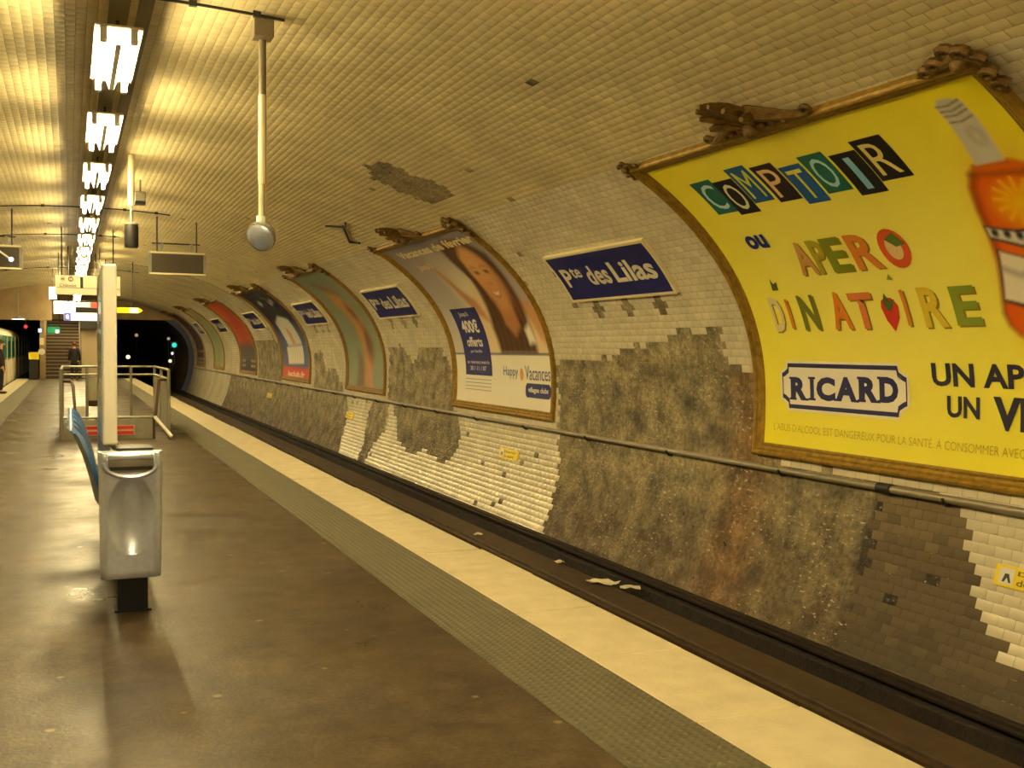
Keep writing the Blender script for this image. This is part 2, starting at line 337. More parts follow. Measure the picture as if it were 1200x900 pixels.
# tile shape: bevelled glazed tile in a local frame (along y, along s, inward)
hw, hh, ins, tk = TW_/2-.0016, TH_/2-.0014, .006, .0021
TL = np.array([(-hw, -hh, 0), (hw, -hh, 0), (hw, hh, 0), (-hw, hh, 0), (-hw+ins, -hh+ins, tk), (hw-ins, -hh+ins, tk), (hw-ins, hh-ins, tk), (-hw+ins, hh-ins, tk)])
TF = np.array([(4, 5, 6, 7), (0, 1, 5, 4), (1, 2, 6, 5), (2, 3, 7, 6), (3, 0, 4, 7)])
def tile_set(s0, s1, side, vault):
    rows = np.arange(round(s0/TH_), round(s1/TH_)); cols = np.arange(int(Y0T/TW_), int(Y1T/TW_))
    R, Cc = np.meshgrid(rows, cols, indexing='ij'); S = (R+.5)*TH_; Y = (Cc+.5*(R % 2))*TW_
    S, Y = S.ravel(), Y.ravel(); keep = np.ones(len(S), bool)
    if side > 0:
        for a, b in POSTERS: keep &= ~((Y > a+.1) & (Y < b-.1) & (S > PS0+.05) & (S < PS1-.05))
        for a, b in SIGNS: keep &= ~((Y > a+.08) & (Y < b-.08) & (S > SS0+.06) & (S < SS1-.06))
        jy, js = Y+rng.normal(0, .03, len(Y)), S+rng.normal(0, .02, len(Y))
        for p in (BARE_V if vault else BARE): keep &= ~inpoly(jy, js, p)
    # odd tiles that have fallen off
    p = np.full(len(Y), .0016)
    if side > 0 and not vault:
        p = np.where(((Y % 9 > 4) & (S < 1.4)), .012, .004)
        for a, b in SIGNS:
            for q in (.22, .5, .8): p = np.where((abs(Y-(a+(b-a)*q)) < .13) & (S > SS0-.24) & (S < SS0-.03), .75, p)
    keep &= rng.random(len(Y)) > p
    S, Y = S[keep], Y[keep]
    base = (C_VAULT if vault else C_WALL)[None, :]*np.ones((len(S), 1))
    if vault: base = base*(1-.14*np.clip(vnoise(Y, S, 1.1, 5), -1, 1))[:, None]
    else: base = base*(1-.10*np.clip(vnoise(Y, S, 1.4, 6), 0, 1))[:, None]
    base = base*(1+rng.normal(0, .04, (len(S), 1)))
    if side > 0 and not vault:
        st = inpoly(Y+rng.normal(0, .03, len(Y)), S, STAIN)
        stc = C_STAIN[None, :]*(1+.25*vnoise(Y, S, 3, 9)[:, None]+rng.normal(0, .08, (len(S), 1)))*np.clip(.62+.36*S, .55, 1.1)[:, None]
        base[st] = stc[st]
    return Y, S, np.clip(base, .01, 1)
def tile_frame(Y, S, side):
    x, z, tx, tz, nx, nz = prof(S); o = np.zeros_like(x)
    return (np.stack([x*side, Y, z], -1), np.stack([o, o+1, o], -1), np.stack([tx*side, o, tz], -1), np.stack([nx*side, o, nz], -1))
def add_tiles(parent, sets, M_TILE=M_TILE):
    """300 nearest tiles in view become objects; the rest is one part"""
    Ys = np.concatenate([a[0] for a in sets]); Ss = np.concatenate([a[1] for a in sets]); Cs = np.concatenate([a[2] for a in sets]); sd = np.concatenate([np.full(len(a[0]), a[3]) for a in sets])
    O, TY, TS, TN = tile_frame(Ys, Ss, sd)
    d = O-np.array(CAMP); dep = d@np.array(fw); px = d@np.array(RX)/dep; py = d@np.array(UY)/dep
    vis = (dep > 0) & (abs(px) < .485) & (abs(py) < .365); dist = np.where(vis, np.linalg.norm(d, axis=1), 1e9)
    near = np.argsort(dist)[:300]; rest = np.ones(len(Ys), bool); rest[near] = False
    jit = rng.normal(0, .009, (len(Ys), 2))
    TN2 = TN+TY*jit[:, :1]+TS*jit[:, 1:]; TN2 /= np.linalg.norm(TN2, axis=1)[:, None]
    r = np.where(rest)[0]; n = len(r)
    V = (O[r, None]+TY[r, None]*TL[None, :, :1]+TS[r, None]*TL[None, :, 1:2]+TN2[r, None]*(TL[None, :, 2:]+.001)).reshape(-1, 3)
    F = (TF[None]+8*np.arange(n)[:, None, None])
    F = np.where((sd[r] > 0)[:, None, None], F[:, :, ::-1], F)
    me = np_mesh('tile_field', V, F.reshape(-1, 4)); set_col(me, np.repeat(Cs[r], 8, 0))
    o = link('tile_field', me, M_TILE, parent); o['kind'] = 'stuff'
    cache = {}
    for k in near:
        key = tuple(np.round(Cs[k]*14).astype(int))
        if key not in cache:
            t = np_mesh('tile', TL, TF[:, ::-1] if sd[k] < 0 else TF); set_col(t, np.repeat(Cs[k][None], 8, 0)); t.materials.append(M_TILE); cache[key] = t
        ob = bpy.data.objects.new('tile', cache[key]); COL.objects.link(ob); ob.parent = parent
        ty, ts, tn, p = TY[k], TS[k], TN2[k], O[k]+TN[k]*.001
        # right-handed local frame
        ob.matrix_local = Matrix(((ty[0], ts[0], tn[0], p[0]), (ty[1], ts[1], tn[1], p[1]), (ty[2], ts[2], tn[2], p[2]), (0, 0, 0, 1)))

# ------------------------------------------------------------------ structure
YA, YB = -9.0, 62.0
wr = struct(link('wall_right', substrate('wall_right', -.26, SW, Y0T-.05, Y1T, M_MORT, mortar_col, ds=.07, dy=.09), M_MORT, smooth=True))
for nm, a, b in (('near', YA, Y0T-.05), ('far', Y1T, YB)):
    p = link('wall_panel', substrate('wall_panel', -.26, SW, a, b, M_TFW, off=.006 if nm == 'far' else 0), M_TFW, wr, True)
for poly in (BARE[4], BARE[5]):              # bare mortar on the far stretch, beyond the built tiles
    q = np.array(poly); ya, yb = max(Y1T, q[:, 0].min()), q[:, 0].max(); sa, sb = max(-.26, q[:, 1].min()), q[:, 1].max()
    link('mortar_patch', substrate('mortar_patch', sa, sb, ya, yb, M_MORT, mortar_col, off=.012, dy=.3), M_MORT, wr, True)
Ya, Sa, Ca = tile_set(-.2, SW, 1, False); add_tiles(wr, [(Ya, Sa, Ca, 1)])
wl = struct(link('wall_left', substrate('wall_left', -.26, SW, YA, YB, M_TFW, side=-1, dy=.5), M_TFW, smooth=True))
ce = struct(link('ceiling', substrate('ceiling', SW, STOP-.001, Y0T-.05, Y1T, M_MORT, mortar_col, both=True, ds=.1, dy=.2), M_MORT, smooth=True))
link('vault_panel', substrate('vault_panel', SW, STOP-.001, YA, Y0T-.05, M_TFV, both=True), M_TFV, ce, True)
link('vault_panel', substrate('vault_panel', SW, STOP-.001, Y1T, YB, M_TFV, both=True, off=.006), M_TFV, ce, True)
a, b = tile_set(SW, STOP-.02, 1, True), tile_set(SW, STOP-.02, -1, True)
add_tiles(ce, [(*a, 1), (*b, -1)], M_TILEV)

# platform
EX = 2.65; YP = 55.0
fl = struct(MB().box(-2.11, YA, -.9, 2.11, YP, 0).build('floor', M_FLOOR))
MB().box(2.11, YA, -.9, EX-.12, YP, -.06).build('platform_side', M_SIDE, fl); MB().box(-EX+.12, YA, -.9, -2.11, YP, -.06).build('platform_side', M_SIDE, fl)
M_TACT = mat('tactile_paving', L8(98, 94, 74), .5, noise=.15, nscale=4)
nt = M_TACT.node_tree; vo = nt.nodes.new('ShaderNodeTexVoronoi'); vo.inputs['Scale'].default_value = 22; vo.inputs['Randomness'].default_value = 0
tcn = nt.nodes.new('ShaderNodeTexCoord'); nt.links.new(tcn.outputs['Object'], vo.inputs['Vector'])
mr = nt.nodes.new('ShaderNodeMapRange'); mr.inputs[1].default_value = .15; mr.inputs[2].default_value = .4; mr.inputs[3].default_value = 1; mr.inputs[4].default_value = 0
nt.links.new(vo.outputs['Distance'], mr.inputs[0]); bp = nt.nodes.new('ShaderNodeBump'); bp.inputs['Strength'].default_value = .8; bp.inputs['Distance'].default_value = .006
nt.links.new(mr.outputs[0], bp.inputs['Height']); nt.links.new(bp.outputs['Normal'], nt.nodes['Principled BSDF'].inputs['Normal'])
k = 0
for sd in (1, -1):
    k += 1; x0, x1 = sorted((sd*1.63, sd*2.105)); t = struct(MB().box(x0, YA, -.05, x1, YP, .006).build('trim_%d' % k, M_TACT))
    x0, x1 = sorted((sd*1.60, sd*1.63)); MB().box(x0, YA, -.05, x1, YP, .004).build('joint_strip', M_TACT, t)
for sd in (1, -1):
    k += 1; t = struct(MB().box(*sorted((sd*2.14, sd*(EX-.1)))[:1], YA, -.1, max(sd*2.14, sd*(EX-.1)), YP, -.055).build('trim_%d' % k, M_SIDE))
    y = YA; 
    while y < YP-.1:
        ln = min(.98, YP-y); e = EX+rng.normal(0, .008); dz = rng.normal(0, .0015)
        x0, x1 = sorted((sd*2.112, sd*e))
        MB().box(x0, y+.002, -.055, x1, y+ln-.002, .004+dz, .004).build('edge_slab', M_NOSE, t); y += ln

# track beds, rails
def track(sd, n):
    x0, x1 = sorted((sd*(EX-.1), sd*5.62))
    tb = struct(MB().box(x0, YA, -1.35, x1, 95, -1.22).build('trim_%d' % n, M_BED))
    cx = sd*4.22
    M_WAY = mat('worn_roll_way', L8(72, 56, 38), .7, noise=.35, nscale=7); M_BAR = mat('guide_bar_steel', L8(46, 36, 26), .55, .2, noise=.3, nscale=6)
    for q in (-.72, .72):
        MB().box(cx+q-.2, YA, -1.2, cx+q+.2, 95, -1.0, .012).build('roll_way', M_WAY, tb)
    for q in (-.46, .46):
        x = cx+q; MB().prism([(x-.05, -1.16), (x+.05, -1.16), (x+.012, -1.12), (x+.012, -1.06), (x+.03, -1.05), (x+.03, -1.02), (x-.03, -1.02), (x-.03, -1.05), (x-.012, -1.06), (x-.012, -1.12)], YA, 95).build('running_rail', M_RAIL, tb)
    if sd > 0: MB().box(5.36, YA, -1.3, 5.82, 95, -.985, .01).build('shade_ledge', M_BED, tb)  # invented dark ledge, added to hide the lit foot of the wall
    for q in (-1.28, 1.25):
        x = cx+q; MB().box(x-.015, YA, -.98, x+.015, 95, -.90).box(x-.07, YA, -.94, x+.07, 95, -.92).build('guide_bar', M_BAR, tb)
        for y in np.arange(2.2, 60, 2.4): MB().box(x-.07, y, -1.22, x+.07, y+.14, -.98).build('insulator', M_DARK, tb)
    for y in np.arange(YA, 60, .9):
        MB().box(cx-1.1, y, -1.24, cx+1.1, y+.24, -1.16).build('sleeper', M_BED, tb)
track(1, 5); track(-1, 6)
# end wall, bulkhead, stair sides, tunnel beyond
def lintel(name, y0, y1, zb, xa, xb, parent=None):
    xs = np.linspace(xa, xb, 40); top = [np.interp(abs(x), PX[::-1], PZ[::-1]) if abs(x) < 6.19 else ZC for x in xs]
    poly = [(x, max(zb+.01, z)) for x, z in zip(xs, top)]+[(xb, zb), (xa, zb)]
    return MB().prism(poly, y0, y1).build(name, M_PLASTER, parent)
wb = struct(lintel('wall_back', YB, YB+.4, 3.08, -5.0, 5.0)); 
lintel('bulkhead', 50, 50.3, 2.70, -5.32, -1.05, wb)
MB().box(.20, 56.0, 0, .97, 62, 2.45).build('shaft_wall', mat('pale_panel', L8(196, 178, 142), .6), wb)
MB().box(.16, 55.6, 2.45, 1.02, 62, 3.1).build('shaft_head', M_DARK, wb)
MB().box(-1.66, 55.0, 0, -1.46, 62, 3.08).build('pier', M_PLASTER, wb)
tun = MB(); ss = np.linspace(-.26, STOP-.001, 40)
for sd in (1, -1):
    P = W(np.array([YB+.4, 95])[:, None], ss[None], .25, sd); n = 40
    tun.add(P.reshape(-1, 3), [(i, i+1, n+i+1, n+i) for i in range(n-1)])
tun.build('tunnel_lining', mat('sooty_lining', L8(64, 50, 30), .9), wb)
MB().box(-6.2, 95, -1.4, 6.2, 95.3, 4.4).build('tunnel_end', M_DARK, wb)
struct(MB().box(-6.4, YA-.3, -1.4, 6.4, YA, 4.5).build('wall_front', M_PLASTER))
# stairs
stp = thing('staircase', (-.63, 55.0, 0), 'dark stair flight climbing away at the far end of the platform', 'stairs')
M_STEP = mat('stair_riser', L8(70, 58, 42), .7, noise=.2, nscale=5); M_NOSG = mat('stair_nosing', L8(156, 140, 106), .5)
for i in range(18):
    t = MB().box(-.81, .4*i, .17*i, .81, .4*i+.4, .17*(i+1)).build('step', M_STEP, stp)
    MB().box(-.81, .4*i-.015, .17*(i+1)-.028, .81, .4*i+.06, .17*(i+1)+.004).build('nosing', M_NOSG, t)
for x in (.76,): MB().tube([(x, 0, .9), (x, 7, 3.9)], .03).build('handrail', M_GALV, stp)

# ------------------------------------------------------------------ text and print helpers
def text_bm(body, bold=0.0, shear=0, spacing=1.0):
    cu = bpy.data.curves.new('t', 'FONT'); cu.body = body; cu.offset = bold; cu.shear = shear; cu.space_character = spacing; cu.resolution_u = 3
    o = bpy.data.objects.new('t', cu); COL.objects.link(o)
    dg = bpy.context.evaluated_depsgraph_get(); me = bpy.data.meshes.new_from_object(o.evaluated_get(dg))
    bpy.data.objects.remove(o); bm = bmesh.new(); bm.from_mesh(me); bpy.data.meshes.remove(me); bpy.data.curves.remove(cu)
    bmesh.ops.remove_doubles(bm, verts=bm.verts, dist=1e-5); return bm
def fit(bm, rect, shear_box=None):
    xs = [v.co.x for v in bm.verts]; ys = [v.co.y for v in bm.verts]; a, b, c, d = min(xs), max(xs), min(ys), max(ys)
    for v in bm.verts:
        v.co.x = rect[0]+(v.co.x-a)/max(1e-6, b-a)*(rect[2]-rect[0]); v.co.y = rect[1]+(v.co.y-c)/max(1e-6, d-c)*(rect[3]-rect[1]); v.co.z = 0
    return bm
def poly_bm(pts):
    bm = bmesh.new(); bm.faces.new([bm.verts.new((p[0], p[1], 0)) for p in pts])
    bmesh.ops.triangulate(bm, faces=bm.faces); return bm
def to_wall(bm, Yl, off, name, m, parent, step=.09):
    """u runs to the right of the reader (falling y), v is the arc length on the wall"""
    vs = [v.co.y for v in bm.verts]
    for v in np.arange(math.floor(min(vs)/step)*step+step, max(vs), step):
        bmesh.ops.bisect_plane(bm, geom=bm.verts[:]+bm.edges[:]+bm.faces[:], plane_co=(0, v, 0), plane_no=(0, 1, 0))
    bmesh.ops.triangulate(bm, faces=bm.faces)
    uv = np.array([(v.co.x, v.co.y) for v in bm.verts]); P = W(Yl-uv[:, 0], uv[:, 1], off)
    for v, p in zip(bm.verts, P): v.co = p
    me = bpy.data.meshes.new(name); bm.to_mesh(me); bm.free()
    return link(name, me, m, parent)
def sheet(name, Yr, Yl, s0, s1, off, painter, res, m, parent):
    nu, nv = int((Yl-Yr)/res)+1, int((s1-s0)/res)+1
    u = np.linspace(0, Yl-Yr, nu); v = np.linspace(s0, s1, nv); U, V = np.meshgrid(u, v, indexing='ij')
    idx = np.arange(nu*nv).reshape(nu, nv); F = np.stack([idx[:-1, :-1], idx[1:, :-1], idx[1:, 1:], idx[:-1, 1:]], -1).reshape(-1, 4)
    me = np_mesh(name, W((Yl-U).ravel(), V.ravel(), off), F); set_col(me, painter(U, V).reshape(-1, 3))
    return link(name, me, m, parent, True)
M_PRINT = mat('printed_paper', attr='Col', rough=.42)
# painter toolbox on (U,V) grids
def sm(d, w): return np.clip(.5-d/(2*w), 0, 1)
def blend(C, c, a):
    c = np.array(L8(*c)) if max(c) > 1.01 else np.array(c); C += (c-C)*a[..., None]
def ell(C, U, V, c, u, v, ru, rv, rot=0, soft=.04, amt=1):
    a, b = math.cos(rot), math.sin(rot); x = (U-u)*a+(V-v)*b; y = -(U-u)*b+(V-v)*a
    d = (np.hypot(x/ru, y/rv)-1)*min(ru, rv); blend(C, c, sm(d, soft)*amt)
def pol(C, U, V, c, pts, soft=.02, amt=1):
    ins = inpoly(U, V, pts); d = np.full(U.shape, 1e9); P = np.array(pts)
    for i in range(len(P)):
        a, b = P[i-1], P[i]; ab = b-a; t = np.clip(((U-a[0])*ab[0]+(V-a[1])*ab[1])/(ab@ab+1e-9), 0, 1)
        d = np.minimum(d, np.hypot(U-a[0]-t*ab[0], V-a[1]-t*ab[1]))
    blend(C, c, sm(np.where(ins, -d, d), soft)*amt)
def stroke(C, U, V, c, pts, w, soft=.015, amt=1, w1=None):
    d = np.full(U.shape, 1e9); P = np.array(pts, float); w1 = w if w1 is None else w1; n = len(P)-1
    for i in range(n):
        a, b = P[i], P[i+1]; ab = b-a; t = np.clip(((U-a[0])*ab[0]+(V-a[1])*ab[1])/(ab@ab+1e-9), 0, 1)
        ww = w+(w1-w)*(i+t)/n; d = np.minimum(d, np.hypot(U-a[0]-t*ab[0], V-a[1]-t*ab[1])-ww)
    blend(C, c, sm(d, soft)*amt)

# ------------------------------------------------------------------ framed posters
FW_ = .135
FPROF = [(0, -.02), (0, .05), (.012, .066), (.03, .072), (.046, .06), (.052, .046), (.075, .05), (.092, .04), (.1, .026), (.118, .03), (.135, .02), (.135, -.02)]
def rail(parent, Ya, sa, Yb, sb, ina, inb, n, m=M_GOLD):
    """one frame rail from (Ya,sa) to (Yb,sb); ina/inb: direction of the inner edge in (y,s); mitred at both ends"""
    V = []; k = len(FPROF)
    for i in range(n+1):
        t = i/n
        for w, h in FPROF:
            # inner offset shifts ends along the rail too (mitre)
            y = (Ya+ina[0]*w)+((Yb+inb[0]*w)-(Ya+ina[0]*w))*t; s = (sa+ina[1]*w)+((sb+inb[1]*w)-(sa+ina[1]*w))*t
            V.append(W(y, s, h))
    F = [(i*k+j, i*k+(j+1) % k, (i+1)*k+(j+1) % k, (i+1)*k+j) for i in range(n) for j in range(k)]
    return MB().add(V, F).build('frame_rail', m, parent)
def crest(parent, yc, s, width, kind='centre', m=M_GOLDD):
    """carved ornament sitting on the top rail"""
    mb = MB(); q = lambda u, v, w: tuple(W(yc-u, s+v, w))
    if kind == 'centre':
        for sg in (-1, 1):                   # long tapering shoulders and scrolls
            n = 12; P = []; R = []
            for i in range(n+1):
                t = i/n; P.append(q(sg*width*(.06+.44*t), .20*(1-t)**1.4+.012, .07)); R.append(.055*(1-t)**.8+.014)
            mb.tube(P, R, 7)
            mb.tube([q(sg*width*.05, .03, .05), q(sg*width*.47, .02, .05)], [.05, .03], 6)
            sp = [q(sg*(width*.5-.05*math.cos(a)*(1-a/9)), .045+.05*math.sin(a)*(1-a/9), .06) for a in np.linspace(0, 6.5, 12)]
            mb.tube(sp, list(np.linspace(.022, .012, 12)), 6)
            for i in range(3): mb.ball(q(sg*width*(.1+.1*i), .06-.01*i, .085), .045-.008*i, 8, 5)
        for i in range(7):                   # palmette
            a = (i-3)*.36; P = [q(math.sin(a)*.34*t**.8*(.7), .04+math.cos(a)*.52*t, .06+.14*t*t) for t in np.linspace(0, 1, 7)]
            mb.tube(P, [.035, .045, .05, .052, .05, .042, .02], 6)
        mb.ball(q(0, .05, .1), .075, 10, 6)
    else:
        sg = 1 if kind == 'right' else -1; qq = q; k_ = .85 if kind == 'right' else .5; q = lambda u, v, w: qq(u*k_, v*k_, w*(.6+.4*k_))
        for j, (du, dv) in enumerate([(-.34, .02), (-.2, .09), (-.06, .16), (.06, .13), (.1, .0), (.1, -.14), (.09, -.28)]):
            sp = [q(sg*(du+.075*math.cos(a)*(1-a/8)), dv+.075*math.sin(a)*(1-a/8), .07+.02*(j % 2)) for a in np.linspace(0, 6, 10)]
            mb.tube(sp, list(np.linspace(.036, .016, 10)*k_), 6)
        mb.tube([q(-sg*.46, .0, .05), q(-sg*.2, .06, .06), q(sg*.03, .12, .06), q(sg*.1, 0, .06), q(sg*.08, -.38, .05)], [.018*k_, .045*k_, .06*k_, .05*k_, .018*k_], 7)
        mb.ball(q(0, .05, .1), .07*k_, 10, 6)
    return mb.build('crest', m, parent, True)
def poster(i, label, painter, res=.03, crests=('left', 'centre', 'right'), gold=M_GOLD):
    Yr, Yl = POSTERS[i]; root = thing('framed_poster', tuple(W((Yr+Yl)/2, PS0, 0)), label, 'poster', 'gilt framed posters on the right wall')
    inv = Matrix.Translation(-Vector(root.location))
    rail(root, Yl, PS0, Yr, PS0, (-1, 1), (1, 1), 2, gold); rail(root, Yr, PS1, Yl, PS1, (1, -1), (-1, -1), 2, gold)
    rail(root, Yr, PS0, Yr, PS1, (1, 1), (1, -1), 30, gold); rail(root, Yl, PS1, Yl, PS0, (-1, -1), (-1, 1), 30, gold)
    if painter: sheet('printed_sheet', Yr+.1, Yl-.1, PS0+.1, PS1-.1, .012, lambda U, V: painter(U+.1, V), res, M_PRINT, root)
    for c in crests:
        crest(root, (Yr+Yl)/2 if c == 'centre' else (Yr+.05 if c == 'right' else Yl-.03), PS1, 1.25, c)
    return root
def settle(root):                             # children were built in world space
    bpy.context.view_layer.update(); t = Matrix.Translation(-Vector(root.location))
    for ch in root.children: ch.matrix_local = t @ ch.matrix_local
    return root
Yl = POSTERS[0][1]; DU = .15                  # u below was measured from y = 8.76
def p_yellow(U, V):
    C = np.zeros(U.shape+(3,)); C[:] = L8(246, 232, 24); u = U-DU
    ell(C, u, V, (240, 230, 112), 1.75, 3.35, 1.7, 1.25, 0, .9, .8)
    # bottle: outline, body shading, cap and labels, all flat print
    cx = lambda v: 3.60
    neck = [(3.40, 4.17), (3.46, 4.55), (3.47, 4.72), (3.52, 4.78), (3.62, 4.77), (3.68, 4.73), (3.68, 4.55), (3.64, 4.17)]
    body = [(3.37, 4.17), (3.30, 4.10), (3.22, 3.99), (3.17, 3.80), (3.15, 3.60), (3.12, 3.35), (3.05, 3.05), (3.03, 2.95), (3.06, 2.85), (3.14, 2.77), (3.3, 2.74), (4.1, 2.74), (4.1, 3.95), (3.86, 4.05), (3.66, 4.17)]
    pol(C, u, V, (120, 60, 10), body, .03); pol(C, u, V, (222, 84, 8), [(a+.025, b-.005) for a, b in body], .03)
    ell(C, u, V, (238, 132, 20), 3.62, 3.3, .34, .7, 0, .3, .8); stroke(C, u, V, (150, 56, 8), [(3.33, 4.08), (3.26, 3.98), (3.21, 3.8), (3.19, 3.6), (3.16, 3.35), (3.09, 3.05)], .02, .035, .8); stroke(C, u, V, (130, 60, 12), [(3.30, 4.10), (3.45, 4.08), (3.8, 4.04)], .02, .03, .7)
    ell(C, u, V, (250, 196, 20), 3.56, 3.80, .15, .13, 0, .12, 1)
    for k in range(13):
        a = k*.483; stroke(C, u, V, (250, 186, 20), [(3.56+.1*math.cos(a), 3.82+.1*math.sin(a)), (3.56+.2*math.cos(a), 3.82+.2*math.sin(a))], .014, .012)
    pol(C, u, V, (200, 110, 20), [(3.37, 4.17), (3.66, 4.17), (3.66, 4.13), (3.35, 4.13)], .02, .8)
    pol(C, u, V, (34, 30, 40), [(3.15, 3.665), (3.4, 3.60), (4.0, 3.58), (4.0, 3.40), (3.4, 3.45), (3.16, 3.545)], .012)
    pol(C, u, V, (222, 214, 200), [(3.165, 3.645), (3.4, 3.575), (4.0, 3.555), (4.0, 3.43), (3.4, 3.475), (3.17, 3.565)], .012)
    for k in range(5): ell(C, u, V, (34, 30, 40), 3.22+.095*k, 3.595-.022*k, .028, .036, 0, .014)
    pol(C, u, V, (60, 50, 44), [(3.165, 3.46), (3.4, 3.37), (4.0, 3.35), (4.0, 2.95), (3.3, 2.96), (3.065, 3.04)], .012)
    pol(C, u, V, (228, 218, 196), [(3.18, 3.44), (3.4, 3.355), (4.0, 3.335), (4.0, 3.0), (3.3, 3.0), (3.085, 3.06)], .012)
    stroke(C, u, V, (120, 112, 100), [(3.16, 3.3), (3.28, 3.24), (3.5, 3.25)], .02, .03, .7)
    pol(C, u, V, (206, 200, 186), neck, .015)
    for v in (4.74, 4.69, 4.645, 4.585): stroke(C, u, V, (96, 88, 76), [(3.475, v-.02), (3.56, v-.03), (3.665, v)], .007, .01)
    ell(C, u, V, (160, 150, 124), 3.575, 4.41, .055, .08, 0, .03, .8); ell(C, u, V, (214, 206, 190), 3.575, 4.41, .03, .05, 0, .02, .8)
    # printed drop shadows of the food letters
    return C
rp = poster(0, 'large yellow aperitif poster with orange bottle in gilt frame nearest the camera', p_yellow, .0135)
Y8 = 8.76
def put(body, rect, col, bold=.0, name='letter', off=.0175, root=rp, Y=Y8, rough=.5, spacing=1, shear=0):
    return to_wall(fit(text_bm(body, bold, shear, spacing), rect), Y, off, name, flat(*col, rough), root)
def put_letters(body, rect, col, bold=.0, name='letter', off=.0175, root=None, Y=0, rough=.5):
    bm = fit(text_bm(body, bold), rect); bm.verts.ensure_lookup_table(); seen = {}; isl = []
    for v in bm.verts:
        if v.index in seen: continue
        st = [v]; seen[v.index] = len(isl); cur = []
        while st:
            w = st.pop(); cur.append(w)
            for e in w.link_edges:
                o = e.other_vert(w)
                if o.index not in seen: seen[o.index] = len(isl); st.append(o)
        isl.append(cur)
    grp = sorted([[min(v.co.x for v in i), max(v.co.x for v in i), i] for i in isl], key=lambda g: g[0]); out = []
    for g in grp:
        if out and (g[0]+g[1])/2 < out[-1][1]: out[-1][1] = max(out[-1][1], g[1]); out[-1][2] = out[-1][2]+g[2]
        else: out.append(g)
    for g in out:
        ix = {v: k for k, v in enumerate(g[2])}; b2 = bmesh.new(); nv = [b2.verts.new(v.co) for v in g[2]]
        for f in {f for v in g[2] for f in v.link_faces}: b2.faces.new([nv[ix[v]] for v in f.verts])
        to_wall(b2, Y, off, name, flat(*col, rough), root)
    bm.free()
def block(pts, col, name='colour_block', off=.0145, root=rp, Y=Y8):
    return to_wall(poly_bm(pts), Y, off, name, flat(*col), root)
BX = [('C', (.37, 4.19, .69, 4.62), (22, 104, 92), (196, 222, 230)), ('O', (.68, 4.14, .98, 4.57), (16, 16, 20), (222, 220, 170)), ('M', (.99, 4.235, 1.27, 4.68), (20, 84, 150), (210, 214, 70)),
      ('P', (1.31, 4.19, 1.60, 4.63), (28, 18, 20), (232, 196, 140)), ('T', (1.62, 4.115, 1.89, 4.55), (22, 90, 160), (224, 216, 80)), ('O', (1.92, 4.18, 2.21, 4.61), (20, 104, 84), (170, 214, 226)),
      ('I', (2.24, 4.10, 2.53, 4.545), (18, 18, 24), (130, 190, 226)), ('R', (2.54, 4.195, 2.86, 4.63), (14, 14, 18), (232, 214, 120))]
for j, (ch, r, bc, tc) in enumerate(BX):
    o = block([(r[0], r[1]), (r[2], r[1]), (r[2], r[3]), (r[0], r[3])], bc, off=.0145+.0006*(j % 2))
    w, h = r[2]-r[0], r[3]-r[1]; m = .38 if ch == 'I' else .16
    put(ch, (r[0]+w*m, r[1]+h*.12, r[2]-w*m, r[3]-h*.12), tc, .0)
put_letters('ou', (.45, 3.735, .75, 3.895), (22, 44, 140), .04, root=rp, Y=Y8)
AP = [('A', .98, 1.22, (206, 150, 84)), ('P', 1.23, 1.40, (176, 164, 36)), ('E', 1.41, 1.66, (120, 132, 24)), ('R', 1.72, 2.03, (216, 128, 44))]
for ch, a, b, c in AP: put(ch, (a, 3.40, b, 3.75), c, .03); put(ch, (a+.018, 3.385, b+.018, 3.735), (150, 124, 30), .03, 'letter_shadow', .0155)
DI = [('D', .30, .47, 2.84, 3.20, (222, 206, 150)), ('I', .55, .59, 2.87, 3.17, (224, 130, 30)), ('N', .74, .97, 2.85, 3.20, (118, 126, 40)), ('A', 1.16, 1.40, 2.85, 3.21, (228, 128, 30)), ('T', 1.43, 1.72, 2.85, 3.19, (222, 126, 60)),
      ('I', 2.06, 2.10, 2.87, 3.19, (224, 132, 40)), ('R', 2.25, 2.50, 2.85, 3.20, (222, 192, 50)), ('E', 2.58, 2.83, 2.86, 3.19, (136, 152, 40))]
for ch, a, b, c, d, col in DI: put(ch, (a, c, b, d), col, .03); put(ch, (a+.018, c-.015, b+.018, d-.015), (150, 124, 30), .03, 'letter_shadow', .0155)
def disc(u, v, ru, rv, n=20): return [(u+ru*math.cos(t), v+rv*math.sin(t)) for t in np.linspace(0, 2*math.pi, n, endpoint=False)]
block(disc(2.22, 3.57, .155, .19), (214, 84, 36), 'letter', .0165); block(disc(2.22, 3.57, .085, .11), (226, 196, 130), 'letter', .0172); block([(2.16, 3.66), (2.28, 3.72), (2.36, 3.60), (2.25, 3.58)], (96, 120, 40), 'letter', .0178)
block([(1.80, 3.04), (1.82, 3.10), (1.88, 3.13), (1.95, 3.12), (2.0, 3.05), (1.98, 2.94), (1.9, 2.82), (1.83, 2.92)], (206, 50, 26), 'letter', .0165)
block([(1.84, 3.08), (1.88, 3.17), (1.92, 3.09), (1.98, 3.11), (1.93, 3.03), (1.89, 3.0), (1.85, 3.04)], (80, 104, 34), 'letter', .0172)
block([(.44, 3.27), (.47, 3.40), (.49, 3.34), (.55, 3.36), (.53, 3.27)], (90, 100, 36), 'accent', .0165); block([(1.98, 3.29), (2.02, 3.34), (2.05, 3.28)], (150, 160, 60), 'accent', .0165)
